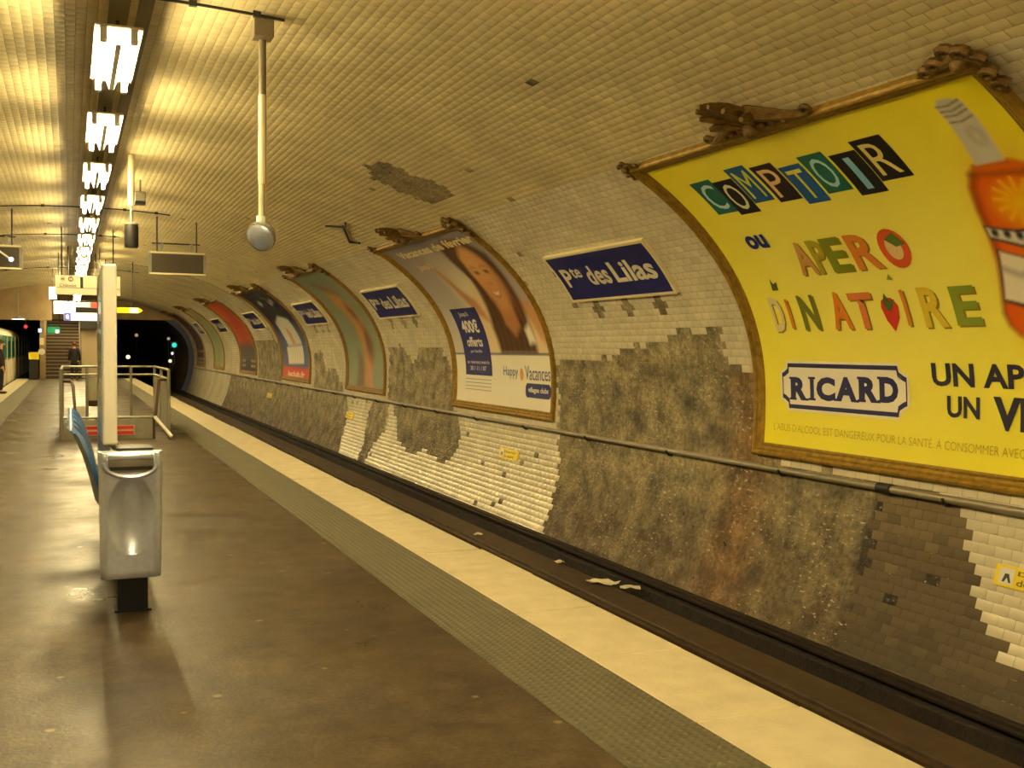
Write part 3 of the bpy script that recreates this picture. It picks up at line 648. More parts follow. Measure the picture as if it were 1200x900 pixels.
# brand plate: navy outline with clipped corners on white, serif capitals
def plate(a, b, c, d, k): return [(a+k, b), (c-k, b), (c-k*.9, b+k*.55), (c-k*.3, b+k*.9), (c, b+k), (c, d-k), (c-k*.3, d-k*.9), (c-k*.9, d-k*.55), (c-k, d), (a+k, d), (a+k*.9, d-k*.55), (a+k*.3, d-k*.9), (a, d-k), (a, b+k), (a+k*.3, b+k*.9), (a+k*.9, b+k*.55)]
block(plate(.24, 2.05, 1.97, 2.545, .11), (236, 226, 200), 'plate_border', .0145); block(plate(.27, 2.075, 1.945, 2.52, .1), (28, 30, 84), 'plate_line', .0150)
block(plate(.285, 2.115, 1.93, 2.48, .1), (236, 228, 206), 'plate_ground', .0155)
xs = [(.385, .655, 'R'), (.665, .765, 'I'), (.765, 1.055, 'C'), (1.035, 1.345, 'A'), (1.345, 1.615, 'R'), (1.605, 1.855, 'D')]
for a, b, ch in xs:
    dv = .04*(a-.4)/1.4; z0, z1 = 2.16+dv*.9, 2.385+dv
    if ch == 'I':
        block([(a+.022, z0), (b-.022, z0), (b-.022, z1), (a+.022, z1)], (28, 30, 84), 'letter', .0165)
    else: put(ch, (a+.012, z0, b-.012, z1), (28, 30, 84), .055, off=.0165)
    tk_ = .022
    feet = {'R': [(a-.005, a+.1, 0), (b-.1, b+.01, 0), (a-.005, a+.1, 1)], 'I': [(a, b, 0), (a, b, 1)], 'C': [], 'A': [(a-.015, a+.085, 0), (b-.085, b+.015, 0)], 'D': [(a-.01, a+.1, 0), (a-.01, a+.1, 1)]}[ch]
    for p, q, top in feet:
        zz = z1-tk_ if top else z0; block([(p, zz), (q, zz), (q, zz+tk_), (p, zz+tk_)], (28, 30, 84), 'serif', .0169)
put('®', (1.845, 2.40, 1.885, 2.44), (120, 116, 120), 0, 'mark')
put_letters('UN APÉRO', (2.23, 2.36, 3.72, 2.60), (42, 36, 60), .03, root=rp, Y=Y8); put_letters('UN', (2.38, 2.11, 2.71, 2.285), (42, 36, 60), .03, root=rp, Y=Y8); put_letters('VRAI', (2.84, 2.04, 3.60, 2.30), (42, 36, 60), .04, root=rp, Y=Y8)
put("L'ABUS D'ALCOOL EST DANGEREUX POUR LA SANTÉ. À CONSOMMER AVEC MODÉRATION", (.14, 1.845, 3.74, 1.935), (190, 170, 40), -.012, 'small_print')
settle(rp)

# poster 2: smiling woman
def p_woman(U, V):
    C = np.zeros(U.shape+(3,)); C[:] = L8(168, 160, 158); u = U-.1
    t = np.clip((V-2.6)/2.2, 0, 1)[..., None]; C[:] = np.array(L8(214, 204, 190))*(1-t)+np.array(L8(136, 126, 128))*t
    ell(C, u, V, (236, 222, 176), 2.1, 3.4, .55, .75, .3, .5, .9)
    # hair mass, shoulders, arms
    pol(C, u, V, (228, 204, 160), [(1.75, 3.5), (2.4, 3.9), (2.6, 3.3), (3.8, 3.3), (4.2, 3.2), (4.1, 2.55), (1.8, 2.55)], .1)
    pol(C, u, V, (196, 140, 84), [(1.2, 4.3), (1.45, 4.2), (1.65, 3.75), (2.0, 3.5), (2.15, 3.1), (1.75, 3.25), (1.5, 3.6)], .06)
    pol(C, u, V, (206, 152, 100), [(3.5, 3.45), (3.95, 3.45), (4.25, 3.0), (4.2, 2.62), (3.9, 2.8), (3.75, 3.1)], .06)
    pol(C, u, V, (84, 50, 22), [(2.45, 4.62), (2.9, 4.8), (3.5, 4.7), (3.85, 4.35), (3.75, 3.7), (3.65, 3.1), (3.7, 2.55), (2.25, 2.55), (2.15, 3.0), (2.3, 3.4), (2.45, 3.9), (2.35, 4.3)], .08)
    for k in range(14):
        a = 2.3+k*.105; stroke(C, u, V, (140, 90, 40) if k % 2 else (52, 30, 14), [(2.6+k*.06, 4.5), (a+.05, 3.6), (a+.02, 2.6)], .03, .04, .28)
    pol(C, u, V, (196, 136, 82), [(2.75, 3.4), (3.3, 3.4), (3.3, 3.0), (3.0, 2.85), (2.75, 3.05)], .06, .9)
    ell(C, u, V, (212, 156, 96), 3.08, 3.93, .45, .66, -.08, .08); ell(C, u, V, (226, 176, 112), 3.1, 4.2, .33, .3, 0, .25, .7); ell(C, u, V, (180, 112, 66), 3.45, 3.75, .12, .4, 0, .12, .6); ell(C, u, V, (222, 140, 100), 2.86, 3.78, .1, .08, 0, .08, .5)
    pol(C, u, V, (92, 56, 26), [(2.5, 4.5), (2.85, 4.72), (3.3, 4.68), (3.05, 4.52), (2.75, 4.35), (2.62, 4.0), (2.66, 3.6), (2.45, 3.6)], .06)
    for e in (2.90, 3.28): ell(C, u, V, (60, 36, 22), e, 4.02, .085, .035, -.08, .02, .9); stroke(C, u, V, (96, 58, 30), [(e-.11, 4.11), (e, 4.15), (e+.11, 4.12)], .012, .03, .5)
    ell(C, u, V, (186, 122, 72), 3.08, 3.79, .07, .03, 0, .04, .7)
    pol(C, u, V, (186, 96, 74), [(2.87, 3.65), (3.04, 3.63), (3.21, 3.65), (3.15, 3.54), (3.04, 3.51), (2.93, 3.55)], .03, .8); pol(C, u, V, (244, 232, 214), [(2.91, 3.635), (3.04, 3.62), (3.17, 3.635), (3.12, 3.58), (3.04, 3.565), (2.96, 3.585)], .02)
    pol(C, u, V, (240, 232, 214), [(3.4, 2.95), (3.62, 3.05), (3.7, 2.75), (3.45, 2.72)], .05)
    pol(C, u, V, (34, 36, 92), [(-.2, 2.565), (4.4, 2.58), (4.4, 2.54), (-.2, 2.525)], .01)
    pol(C, u, V, (238, 230, 206), [(-.2, 2.535), (4.4, 2.55), (4.4, 1.2), (-.2, 1.2)], .012)
    return C
rw = poster(1, 'holiday club poster of a smiling long haired woman in gilt frame', p_woman, .02)
YW = 18.0
pw = dict(root=rw, Y=YW, off=.0165)
put_letters('Vacances de février', (.50, 4.60, 4.0, 4.78), (232, 214, 160), .03, **pw); put_letters('Jusqu’à', (.70, 4.24, 1.42, 4.42), (226, 206, 160), .02, **pw)
block([(.5, 2.18), (1.76, 2.18), (1.77, 3.40), (.53, 3.40)], (32, 36, 106), 'navy_panel', .0145, rw, YW)
put_letters('Jusqu’à', (.86, 3.22, 1.30, 3.33), (206, 196, 190), .02, **pw); put_letters('400€', (.74, 2.93, 1.54, 3.18), (240, 230, 216), .035, **pw); put_letters('offerts', (.76, 2.68, 1.50, 2.86), (232, 222, 206), .03, **pw)
put_letters('par famille', (.85, 2.56, 1.40, 2.63), (206, 196, 190), .02, **pw); put_letters('en réservant avant le', (.62, 2.38, 1.66, 2.44), (206, 196, 190), .02, **pw); put_letters('30 / 11 / 07', (.74, 2.26, 1.50, 2.34), (206, 196, 190), .02, **pw)
for v in (2.10, 2.04, 1.98, 1.92): block([(.48, v), (1.72, v), (1.72, v+.014), (.48, v+.014)], (170, 162, 146), 'small_print', .0145, rw, YW)
put_letters('Happy', (2.26, 2.16, 2.86, 2.36), (110, 112, 150), .0, **pw); put_letters('Vacances', (3.14, 2.16, 4.06, 2.38), (70, 74, 130), .0, **pw); block(disc(3.0, 2.24, .07, .1), (222, 160, 70), 'emblem', .0155, rw, YW)
block([(3.2, 1.89), (4.02, 1.89), (4.08, 1.94), (4.08, 2.06), (4.02, 2.11), (3.2, 2.11), (3.15, 2.06), (3.15, 1.94)], (36, 40, 104), 'button', .0150, rw, YW); put_letters('villages clubs', (3.25, 1.95, 3.99, 2.05), (230, 222, 206), .025, **pw)
settle(rw)
# far posters: soft printed pictures
def p_teal(U, V):
    C = np.zeros(U.shape+(3,)); C[:] = L8(132, 142, 112); w = 3.5
    ell(C, U, V, (112, 124, 104), w*.5, 4.6, 2, .6, 0, .6, .7)
    pol(C, U, V, (186, 134, 74), [(1.3, 4.3), (1.9, 4.4), (2.3, 3.9), (2.6, 3.1), (2.5, 2.2), (2.2, 1.7), (1.5, 1.7), (1.75, 2.6), (1.5, 3.4), (1.2, 3.9)], .18)
    ell(C, U, V, (118, 78, 44), 1.6, 4.35, .5, .1, -.3, .12); ell(C, U, V, (120, 76, 40), 2.1, 3.55, .22, .28, .4, .12); ell(C, U, V, (112, 76, 46), 2.35, 2.75, .3, .4, 0, .15)
    ell(C, U, V, (196, 140, 76), 1.9, 3.1, .2, .3, 0, .15); pol(C, U, V, (112, 92, 72), [(.9, 1.6), (1.2, 2.6), (1.6, 2.4), (1.7, 1.6)], .15); pol(C, U, V, (204, 140, 96), [(1.9, 2.3), (2.1, 2.3), (2.5, 1.65), (2.25, 1.65)], .08)
    return C
def p_fair(U, V):
    C = np.zeros(U.shape+(3,)); C[:] = L8(36, 34, 50)
    t = np.clip((3.7-V)/.9, 0, 1)[..., None]; C[:] = C*(1-t)+np.array(L8(74, 92, 140))*t
    pol(C, U, V, (190, 190, 190), [(1.0, 4.35), (1.6, 4.45), (1.6, 4.3), (1.1, 4.2)], .06); pol(C, U, V, (150, 152, 160), [(2.6, 4.3), (3.5, 4.45), (3.5, 4.3), (2.7, 4.15)], .06)
    pol(C, U, V, (210, 206, 190), [(.9, 3.5), (2.0, 3.75), (3.2, 3.6), (3.5, 2.75), (1.4, 2.7), (1.0, 3.1)], .06)
    pol(C, U, V, (206, 140, 40), [(1.9, 3.3), (2.3, 3.25), (2.6, 2.75), (2.1, 2.75)], .06)
    for k in range(7): stroke(C, U, V, (110, 116, 140), [(1.0+k*.36, 3.5), (1.2+k*.34, 2.75)], .025, .02, .7)
    pol(C, U, V, (222, 214, 190), [(1.0, 2.65), (3.5, 2.7), (3.45, 2.15), (1.05, 2.1)], .03)
    for k in range(9): stroke(C, U, V, (120, 124, 150), [(1.15+k*.27, 2.6), (1.15+k*.27, 2.2)], .03, .02, .6)
    pol(C, U, V, (206, 66, 40), [(0, 2.02), (4.5, 2.02), (4.5, 1.6), (0, 1.6)], .02)
    return C
def p_red(U, V):
    C = np.zeros(U.shape+(3,)); C[:] = L8(190, 76, 34)
    ell(C, U, V, (150, 62, 34), 2.2, 3.6, 1.2, .7, 0, .5, .6); ell(C, U, V, (206, 104, 50), 1.3, 4.4, .7, .3, 0, .3, .5)
    t = np.clip((2.95-V)/.35, 0, 1)[..., None]; C[:] = C*(1-t)+np.array(L8(82, 78, 76))*t
    pol(C, U, V, (50, 46, 48), [(0, 2.15), (4.2, 2.15), (4.2, 1.6), (0, 1.6)], .08)
    for v in (2.1, 1.9): stroke(C, U, V, (196, 176, 130), [(.4, v), (1.2, v)], .03, .02); stroke(C, U, V, (196, 176, 130), [(2.6, v), (3.6, v)], .03, .02)
    return C
def p_green(U, V):
    C = np.zeros(U.shape+(3,)); C[:] = L8(168, 160, 112); ell(C, U, V, (120, 140, 100), 1.8, 3.0, 1.4, 1.2, 0, .6, .8); ell(C, U, V, (140, 106, 76), 1.4, 4.3, 1.0, .4, 0, .3, .6); return C
def p_dark(U, V):
    C = np.zeros(U.shape+(3,)); C[:] = L8(66, 46, 34); ell(C, U, V, (104, 70, 46), 1.8, 3.0, 1.0, .8, 0, .6, .7)
    for v in (2.4, 2.0, 1.8): stroke(C, U, V, (170, 150, 110), [(.5, v), (3.3, v)], .04, .03)
    return C
GD = mat('dull_gilding', L8(150, 116, 58), .5, .2, noise=.2, nscale=10)
for i, (lb, pn) in enumerate([('muted teal poster with blurred brown figures, third framed poster along wall', p_teal), ('dark blue poster with white lettering and red foot band in gilt frame', p_fair),
        ('red orange poster fading to grey at the foot, far along the right wall', p_red), ('pale greenish poster beyond the red orange one on the right wall', p_green), ('dark brown poster farthest along the wall beside the tunnel mouth', p_dark)]):
    r = poster(i+2, lb, pn, .05, ('left', 'centre', 'right') if i < 2 else ('centre',), GD)
    if i == 1: to_wall(fit(text_bm('leclub.fr', .03), (1.0, 1.72, 3.6, 1.9)), POSTERS[3][1], .0165, 'lettering', flat(236, 210, 180), r)
    settle(r)

# ------------------------------------------------------------------ station name plates
SL = ['nearest station name plate, left of the yellow bottle poster', 'station name plate between the smiling woman and the teal poster', 'station name plate between the teal poster and the dark blue one',
      'station name plate between the dark blue poster and the red orange one', 'small distant name plate beyond the red orange poster', 'farthest name plate, just before the brown poster by the tunnel']
M_BORD = mat('cream_border', L8(226, 212, 166), .4)
for (a, b), lb in zip(SIGNS, SL):
    root = thing('station_name_plate', tuple(W((a+b)/2, SS0, 0)), lb.replace('station', 'navy and white station') if 'station' in lb else 'navy '+lb, 'sign', 'station name plates on the right wall')
    # shallow curved tray: border and enamelled face
    n = 8; P = []
    prf = [(0, -.01), (0, .05), (.035, .05), (.035, -.01)]
    for (ya, sa, yb, sb, ia, ib, k) in [(b, SS0, a, SS0, (-1, 1), (1, 1), 1), (a, SS1, b, SS1, (1, -1), (-1, -1), 1), (a, SS0, a, SS1, (1, 1), (1, -1), n), (b, SS1, b, SS0, (-1, -1), (-1, 1), n)]:
        V = []
        for i in range(k+1):
            t = i/k
            for w, h in prf: V.append(W((ya+ia[0]*w)+((yb+ib[0]*w)-(ya+ia[0]*w))*t, (sa+ia[1]*w)+((sb+ib[1]*w)-(sa+ia[1]*w))*t, h))
        MB().add(V, [(i*4+j, i*4+(j+1) % 4, (i+1)*4+(j+1) % 4, (i+1)*4+j) for i in range(k) for j in range(4)]).build('border', M_BORD, root)
    V = [W(y, s, .044) for s in np.linspace(SS0+.02, SS1-.02, n) for y in (b-.02, a+.02)]
    MB().add(V, [(2*i, 2*i+1, 2*i+3, 2*i+2) for i in range(n-1)]).build('enamel_face', M_NAVY, root)
    w = b-a; u = lambda q: q*w/2.58
    kw = dict(name='letter', off=.047, root=root, Y=b, rough=.4); cr = (226, 216, 186)
    put_letters('P', (u(.16), 3.57, u(.40), 3.86), cr, .03, **kw); put_letters('te', (u(.43), 3.70, u(.70), 3.87), cr, .025, **kw)
    put_letters('des', (u(.80), 3.565, u(1.36), 3.86), cr, .025, **kw); put_letters('Lilas', (u(1.46), 3.56, u(2.42), 3.865), cr, .028, **kw)
    settle(root)

# ------------------------------------------------------------------ pipe along the wall, notices, litter
pp = thing('wall_pipe', tuple(W(20, 1.45, .06)), 'grey service pipe running the length of the right wall below the posters', 'pipe')
P = [tuple(W(y, 1.452, .055)) for y in (YA, 6.98)]; MB().tube(P, .034, 10).build('pipe_run', M_PIPE, pp, True)
MB().tube([tuple(W(y, 1.452, .055)) for y in (6.98, YB)], .03, 10).build('pipe_run', M_PIPE, pp, True)
MB().tube([tuple(W(y, 1.452, .055)) for y in (6.9, 7.06)], .046, 10).build('coupling', M_DARK, pp, True)
for y in np.arange(4.2, 44, 2.1):
    MB().tube([tuple(W(y, 1.40, -.01)), tuple(W(y, 1.40, .05)), tuple(W(y, 1.452, .1))], .012, 6).build('bracket', M_DARK, pp)
settle(pp)
MYEL = mat('yellow_notice', L8(240, 214, 30), .4)
for (a, b, s0, s1, lb) in [(5.02, 5.76, .88, 1.04, 'yellow safety notice with pictogram low on the tiled wall at right edge'), (14.85, 15.6, .87, 1.03, 'yellow safety notice on white tiles below the smiling woman poster'), (25.1, 25.8, .87, 1.03, 'yellow safety notice on white tiles below the teal poster'), (36.3, 37.2, .87, 1.03, 'faint yellow safety notice on the bare far wall below the dark blue poster')]:
    root = thing('safety_notice', tuple(W((a+b)/2, s0, .02)), lb, 'sign', 'yellow notices low on the right wall')
    V = [W(y, s, h) for h in (.0, .02) for s in (s0, s1) for y in (b, a)]
    MB().add(V, [(0, 1, 3, 2), (4, 6, 7, 5), (0, 4, 5, 1), (2, 3, 7, 6), (0, 2, 6, 4), (1, 5, 7, 3)]).build('plate', MYEL, root)
    h = s1-s0; block([(.04, s0+.02), (.04+h*.8, s0+.02), (.04+h*.8, s1-.02), (.04, s1-.02)], (226, 220, 206), 'pictogram_ground', .0215, root, b)
    block([(.07, s0+.035), (.09, s0+.035), (.11, s0+.07), (.13, s0+.035), (.15, s0+.035), (.125, s0+.1), (.09, s0+.1)], (60, 54, 50), 'pictogram', .0225, root, b)
    put_letters('Danger', (.2, s0+.09, b-a-.1, s1-.025), (130, 104, 14), .02, 'letter', .0222, root, b); put_letters('de mort', (.2, s0+.025, b-a-.15, s0+.075), (130, 104, 14), .02, 'letter', .0222, root, b)
    settle(root)
M_PAP = mat('paper', L8(214, 206, 176), .6)
for (x, y, w, l, rz, lb, z) in [(5.09, 10.18, .2, .34, .5, 'crumpled white paper lying beside the rail, largest of the litter', -1.0), (5.23, 9.82, .12, .22, 1.1, 'small paper scrap beside the larger crumpled paper on track', -1.0), (5.09, 11.31, .1, .12, .3, 'tiny paper scrap on track bed below the smiling woman poster', -1.0), (4.86, 13.43, .08, .12, .9, 'tiny pale scrap farther down the track bed', -1.0)]:
    me = []; n = 5
    V = [(w*(i/(n-1)-.5), l*(j/(n-1)-.5), .015+.03*random.random()) for i in range(n) for j in range(n)]
    o = MB().add(V, [(i*n+j, (i+1)*n+j, (i+1)*n+j+1, i*n+j+1) for i in range(n-1) for j in range(n-1)]).build('paper_scrap', M_PAP)
    o.location = (x, y, z); o.rotation_euler.z = rz; tag(o, lb, 'litter', 'litter on the track bed')

# ------------------------------------------------------------------ ceiling lights
LY0, LP_ = 8.98, 3.056
M_TRAY = mat('light_tray', L8(206, 198, 176), .5)
def make_light(loc, label):
    t = thing('tube_light', loc, label, 'light', 'tube lights along the crown of the vault')
    MB().box(-.165, -.85, .06, .165, .85, .075).build('tray', M_TRAY, t)
    MB().prism([(-.05, .06), (.05, .06), (.02, -.035), (-.02, -.035)], -.72, .72).build('reflector', M_WHITE, t)
    for x in (-.105, .105):
        MB().tube([(x, -.76, -.01), (x, .76, -.01)], .02, 8).build('tube', M_TUBE, t)
        for y in (-.80, .80): MB().box(x-.025, y-.04, -.04, x+.025, y+.04, .06, .004).build('lamp_holder', M_WHITE, t)
    for y in (-.55, .55): MB().tube([(0, y, .075), (0, y, .19)], .014, 6).build('hanger', M_DARK, t)
    return t
ordn = ['nearest', 'second', 'third', 'fourth', 'fifth', 'sixth', 'seventh', 'eighth', 'ninth', 'tenth', 'eleventh', 'twelfth', 'thirteenth', 'fourteenth', 'fifteenth', 'sixteenth', 'last']
l0 = make_light((0, LY0, 3.83), 'nearest glowing twin tube light hanging at the top left of the view')
for i in range(1, 17): dup(l0, (0, LY0+LP_*i, 3.83), '%s glowing twin tube light counting away from the camera under the vault' % ordn[i])
for i, w in zip(range(1, 6), ('just ahead of', 'almost above', 'first behind', 'second behind', 'third behind')): dup(l0, (0, LY0-LP_*i, 3.83), 'twin tube light overhead outside the view, %s the camera' % w)
tr = thing('cable_trunking', (0, 20, 4.0), 'dark trunking rail above the row of tube lights along the vault crown', 'trunking')
for x, z, w in ((0, 4.02, .07), (.20, 4.12, .05)): MB().box(x-w, YA-20+.1, z-4.0, x+w, 40, z-4.0+.05).build('channel', mat('dusty_metal', L8(120, 108, 78), .6), tr)

for y in np.arange(YA+.5, 59, 3.056): MB().tube([(0, y-20, .07), (0, y-20, .305)], .014, 6).build('hanger', M_DARK, tr)
# cables that follow the vault, with clips
def arc(name, y, sa, sb, side2, m, label, r=.012):
    """cable from arc length sa on the right over the crown to sb on the left"""
    ss = list(np.linspace(sa, STOP-.01, 24)); P = [tuple(W(y, s, .03)) for s in ss]
    if side2: P += [tuple(W(y, s, .03, -1)) for s in np.linspace(STOP-.01, sb, 24)]
    root = thing(name, P[0], label, 'cable', 'cables across the vault')
    MB().tube(P, r, 6).build('cable', m, root); 
    for p in P[4::9]: MB().box(p[0]-.03, p[1]-.02, p[2]-.02, p[0]+.03, p[1]+.02, p[2]+.03).build('clip', m, root)
    return settle(root)
arc('ceiling_cable', 8.6, 8.55, 0, False, M_DARK, 'thin dark cable meeting the nearest hanging pole at ceiling level')
arc('ceiling_cable', 22.0, 8.3, 7.2, True, M_DARK, 'thin dark cable arching over the vault above the hanging screens')
arc('ceiling_cable', 27.5, 9.0, 7.0, True, M_DARK, 'thin dark cable arching over the vault past the hanging speaker')
arc('ceiling_cable', 39.0, 7.9, 6.5, True, M_DARK, 'thin dark cable arching over the far vault above the white direction sign')
# small bent conduit bracket and rusty wire above the second poster
root = thing('conduit_stub', tuple(W(18, 5.6, .03)), 'small black bent conduit stub on the vault beside the smiling woman poster', 'conduit')
q = lambda y, s: tuple(W(y, s, .03))
MB().tube([q(18.2, 5.95), q(17.6, 5.75), q(17.25, 5.83)], .018, 6).tube([q(17.6, 5.78), q(18.6, 5.38), q(18.25, 5.28)], .022, 6).build('bent_tube', M_BLACK, root); settle(root)

# ------------------------------------------------------------------ things that hang from the vault
r = thing('pole_loudspeaker', (1.11, 8.67, 4.235), 'grey horn loudspeaker on the long pole hanging nearest the camera', 'loudspeaker')
MB().box(-.08, -.08, -.15, .08, .08, .0, .01).build('junction_box', mat('weathered_pole', L8(112, 100, 76), .5), r)
MB().tube([(0, 0, -.16), (0, 0, -.62)], .029, 10).build('upper_pole', mat('weathered_pole', L8(112, 100, 76), .5), r, True)
MB().tube([(0, 0, -.6), (0, 0, -1.32)], .033, 12).build('sleeve', mat('pale_pole', L8(214, 200, 160), .35), r, True)
MB().tube([(-.005, 0, -1.3), (-.008, 0, -1.62)], .024, 10).build('lower_pole', mat('pale_pole'), r, True)
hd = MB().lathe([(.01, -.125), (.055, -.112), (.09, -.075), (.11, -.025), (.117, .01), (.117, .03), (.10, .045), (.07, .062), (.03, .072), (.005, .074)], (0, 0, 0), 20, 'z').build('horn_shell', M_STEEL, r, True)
rg = MB().lathe([(.115, .0), (.124, .004), (.124, .03), (.115, .034)], n=20).build('rim', M_GALV, hd, True)
hd.location = (-.005, 0, -1.74); hd.rotation_euler = (math.radians(118), 0, math.radians(-38))
MB().tube([(-.008, 0, -1.58), (-.008, 0, -1.68)], .04, 10).build('swivel', M_WHITE, r, True)
r = thing('hanging_speaker', (.47, 15.76, 4.29), 'dark cylindrical speaker hanging on a pole left of the screen', 'loudspeaker')
MB().tube([(0, 0, 0), (0, 0, -.72)], .045, 12).build('pole', mat('pale_pole'), r, True); MB().tube([(0, 0, -.7), (0, 0, -1.0)], .02, 8).build('rod', M_GALV, r, True)
MB().lathe([(.06, -.97), (.09, -.99), (.095, -1.02), (.095, -1.28), (.085, -1.31), (.03, -1.31)], n=18).build('speaker_body', M_DARK, r, True); MB().lathe([(.097, -.985), (.099, -.97), (.07, -.955), (.03, -.95)], n=18).build('cap', M_GALV, r, True)
r = thing('ceiling_box', (.72, 18.0, 4.25), 'small grey box fixed to the vault behind the hanging pole', 'box')
MB().box(-.08, -.1, -.32, .08, .1, -.17, .01).build('housing', M_GALV, r); MB().box(-.08, -.1, -.37, .08, .1, -.32, .004).build('dark_face', M_DARK, r); MB().tube([(0, 0, -.17), (0, 0, .03)], .02, 6).build('stem', M_GALV, r)
def screen(x, label):
    r = thing('hanging_screen', (x, 22.6, 3.05), label, 'screen', 'display screens hung from the vault')
    MB().box(-.56, .0, .02, .56, .16, .48, .012).build('casing', M_GALV, r); MB().box(-.51, -.008, .06, .51, .004, .44).build('display', mat('dark_display', L8(66, 58, 44), .4), r)
    for z in (.02, .455): MB().box(-.56, -.02, z, .56, .0, z+.03).build('bezel', M_BORD, r)
    for xx in (-.57, .545): MB().box(xx, -.02, .02, xx+.025, .0, .485).build('bezel', M_GALV, r)
    MB().tube([(-.5, .08, .66), (.45, .08, .66)], .015, 6).build('cross_bar', M_DARK, r)
    for xx in (-.4, .38):
        zt = float(np.interp(abs(x+xx), PX[::-1], PZ[::-1]))-3.05
        MB().tube([(xx, .08, .46), (xx, .08, zt)], .016, 6).build('hanger', M_DARK, r)
    for xx in (-.3, .28): MB().box(xx-.03, .06, .46, xx+.03, .1, .66).build('strap', M_GALV, r)
    return r
screen(1.72, 'dark display screen hanging over the platform right of the lights'); screen(-1.75, 'dark display screen hanging at the left edge of the view')
ob = thing('spotlight_arm', (-1.45, 22.3, 3.42), 'thin pale lamp arm in front of the left hanging screen', 'lamp')
MB().tube([(-.25, 0, .1), (-.1, 0, -.05), (.06, 0, -.17)], .02, 6).build('arm', M_WHITE, ob); MB().ball((.08, 0, -.18), .045).build('bulb', mat('cool_bulb', (1, 1, 1), emit=(.8, .9, 1), estr=.4), ob)

# white direction sign and lit signs
SGN = mat('sign_white', L8(232, 218, 186), .45)
def flat_text(body, rect, y, name, m, parent, bold=.02, x0=0, z0=0, thick=.004):
    bm = fit(text_bm(body, bold), rect); 
    for v in bm.verts: v.co = Vector((v.co.x, y, v.co.y))
    me = bpy.data.meshes.new(name); bm.to_mesh(me); bm.free(); return link(name, me, m, parent)
def hanger_pair(r, x, y, z, xs, ztop):
    for xx in xs: MB().tube([(xx, .05, ztop), (xx, .05, float(np.interp(abs(x+xx), PX[::-1], PZ[::-1]))-z)], .016, 6).build('hanger', M_DARK, r)
r = thing('direction_sign', (.05, 26, 2.76), 'white hanging direction sign with line number circles above the lit signs', 'sign')
MB().box(-.69, 0, .16, -.16, .1, .44, .006).build('line_panel', SGN, r); MB().box(-.10, 0, .16, .70, .1, .44, .006).build('right_panel', SGN, r); MB().box(-.69, .004, .0, .70, .1, .15, .006).build('lower_panel', SGN, r)
MB().box(-.66, .02, .11, .67, .08, .42).build('backing', M_DARK, r)
DT = flat(66, 58, 48); MB().lathe([(.06, 0), (.06, .006)], (-.36, -.006, .355), 18, 'y').build('line_circle', flat(120, 88, 50), r); MB().lathe([(.055, 0), (.055, .004)], (-.53, -.004, .355), 18, 'y').build('metro_circle', flat(190, 176, 146), r)
[flat_text('1', (q_, .33, q_+.02, .38), -.008, 'letter', flat(240, 236, 220), r) for q_ in (-.39, -.355)]; flat_text('M', (-.555, .335, -.505, .375), -.006, 'lettering', DT, r); flat_text('Châtelet', (-.60, .175, -.24, .245), -.002, 'lettering', flat(120, 108, 90), r)
MB().box(.22, -.004, .18, .50, 0, .24).build('dark_tab', DT, r); hanger_pair(r, .05, 26, 2.76, (-.55, .55), .43)
EW = mat('lit_white', (1, .9, .7), emit=(1, .93, .72), estr=.55); EY = mat('lit_yellow', L8(250, 200, 10), emit=L8(255, 200, 10), estr=.16); EYW = mat('lit_pale_yellow', (1, .9, .4), emit=(1, .86, .35), estr=.3)
ER = mat('lit_red', (.8, .1, .05), emit=(.9, .12, .05), estr=.13); EB = mat('lit_blue', (.1, .1, .6), emit=(.12, .14, .8), estr=.14)
r = thing('lit_train_indicator', (-.13, 33, 2.50), 'bright backlit train indicator below the white direction sign', 'sign')
MB().box(-.64, 0, 0, .64, .12, .40, .01).build('casing', M_DARK, r); MB().box(-.63, -.01, .02, -.05, 0, .38).build('lit_panel', EW, r); MB().box(-.04, -.01, .22, .35, 0, .36).build('lit_panel', EYW, r)
MB().box(.36, -.01, .20, .61, 0, .37).build('red_panel', ER, r); MB().box(-.22, -.014, .24, -.02, -.01, .28).build('lit_stripe', EYW, r); hanger_pair(r, -.13, 33, 2.5, (-.5, .5), .4)
r = thing('lit_platform_sign', (.03, 31, 2.27), 'long white backlit sign with blue square, lowest of the hanging signs', 'sign')
MB().box(-.52, 0, 0, .52, .1, .23, .008).build('casing', M_BORD, r); MB().box(-.50, -.01, .02, -.34, 0, .21).build('blue_square', EB, r); MB().box(-.33, -.01, .02, .50, 0, .21).build('lit_panel', EW, r); flat_text('e', (-.46, .06, -.39, .17), -.014, 'pictogram', EW, r, .03)
hanger_pair(r, .03, 31, 2.27, (-.4, .4), .22)
r = thing('lit_exit_sign', (1.1, 35, 2.63), 'yellow backlit exit sign with arrow tip right of the white board', 'sign')
MB().box(-.60, 0, 0, .57, .1, .18, .006).build('casing', MYEL, r); MB().box(-.59, -.01, .012, .30, 0, .168).build('lit_panel', EY, r); MB().box(.30, -.01, .012, .56, 0, .168).build('lit_panel', EYW, r)
MB().prism([(.57, .0), (.57, .18), (.70, .09)], 0, .1).build('arrow_tip', EY, r); hanger_pair(r, 1.1, 35, 2.63, (-.4, .4), .17)
r = thing('light_box', (-.88, 40, 3.2), 'small upright bluish white light box left of the direction sign', 'light')
MB().box(-.14, 0, 0, .14, .12, .46, .01).build('casing', M_GALV, r); MB().box(-.12, -.01, .02, .12, 0, .44).build('lit_face', mat('lit_cool', (.9, .95, 1), emit=(.85, .92, 1), estr=.3), r); hanger_pair(r, -.88, 40, 3.2, (0,), .46)
r = thing('green_exit_sign', (-1.03, 54.0, 2.15), 'green emergency exit sign above the foot of the stairs', 'sign')
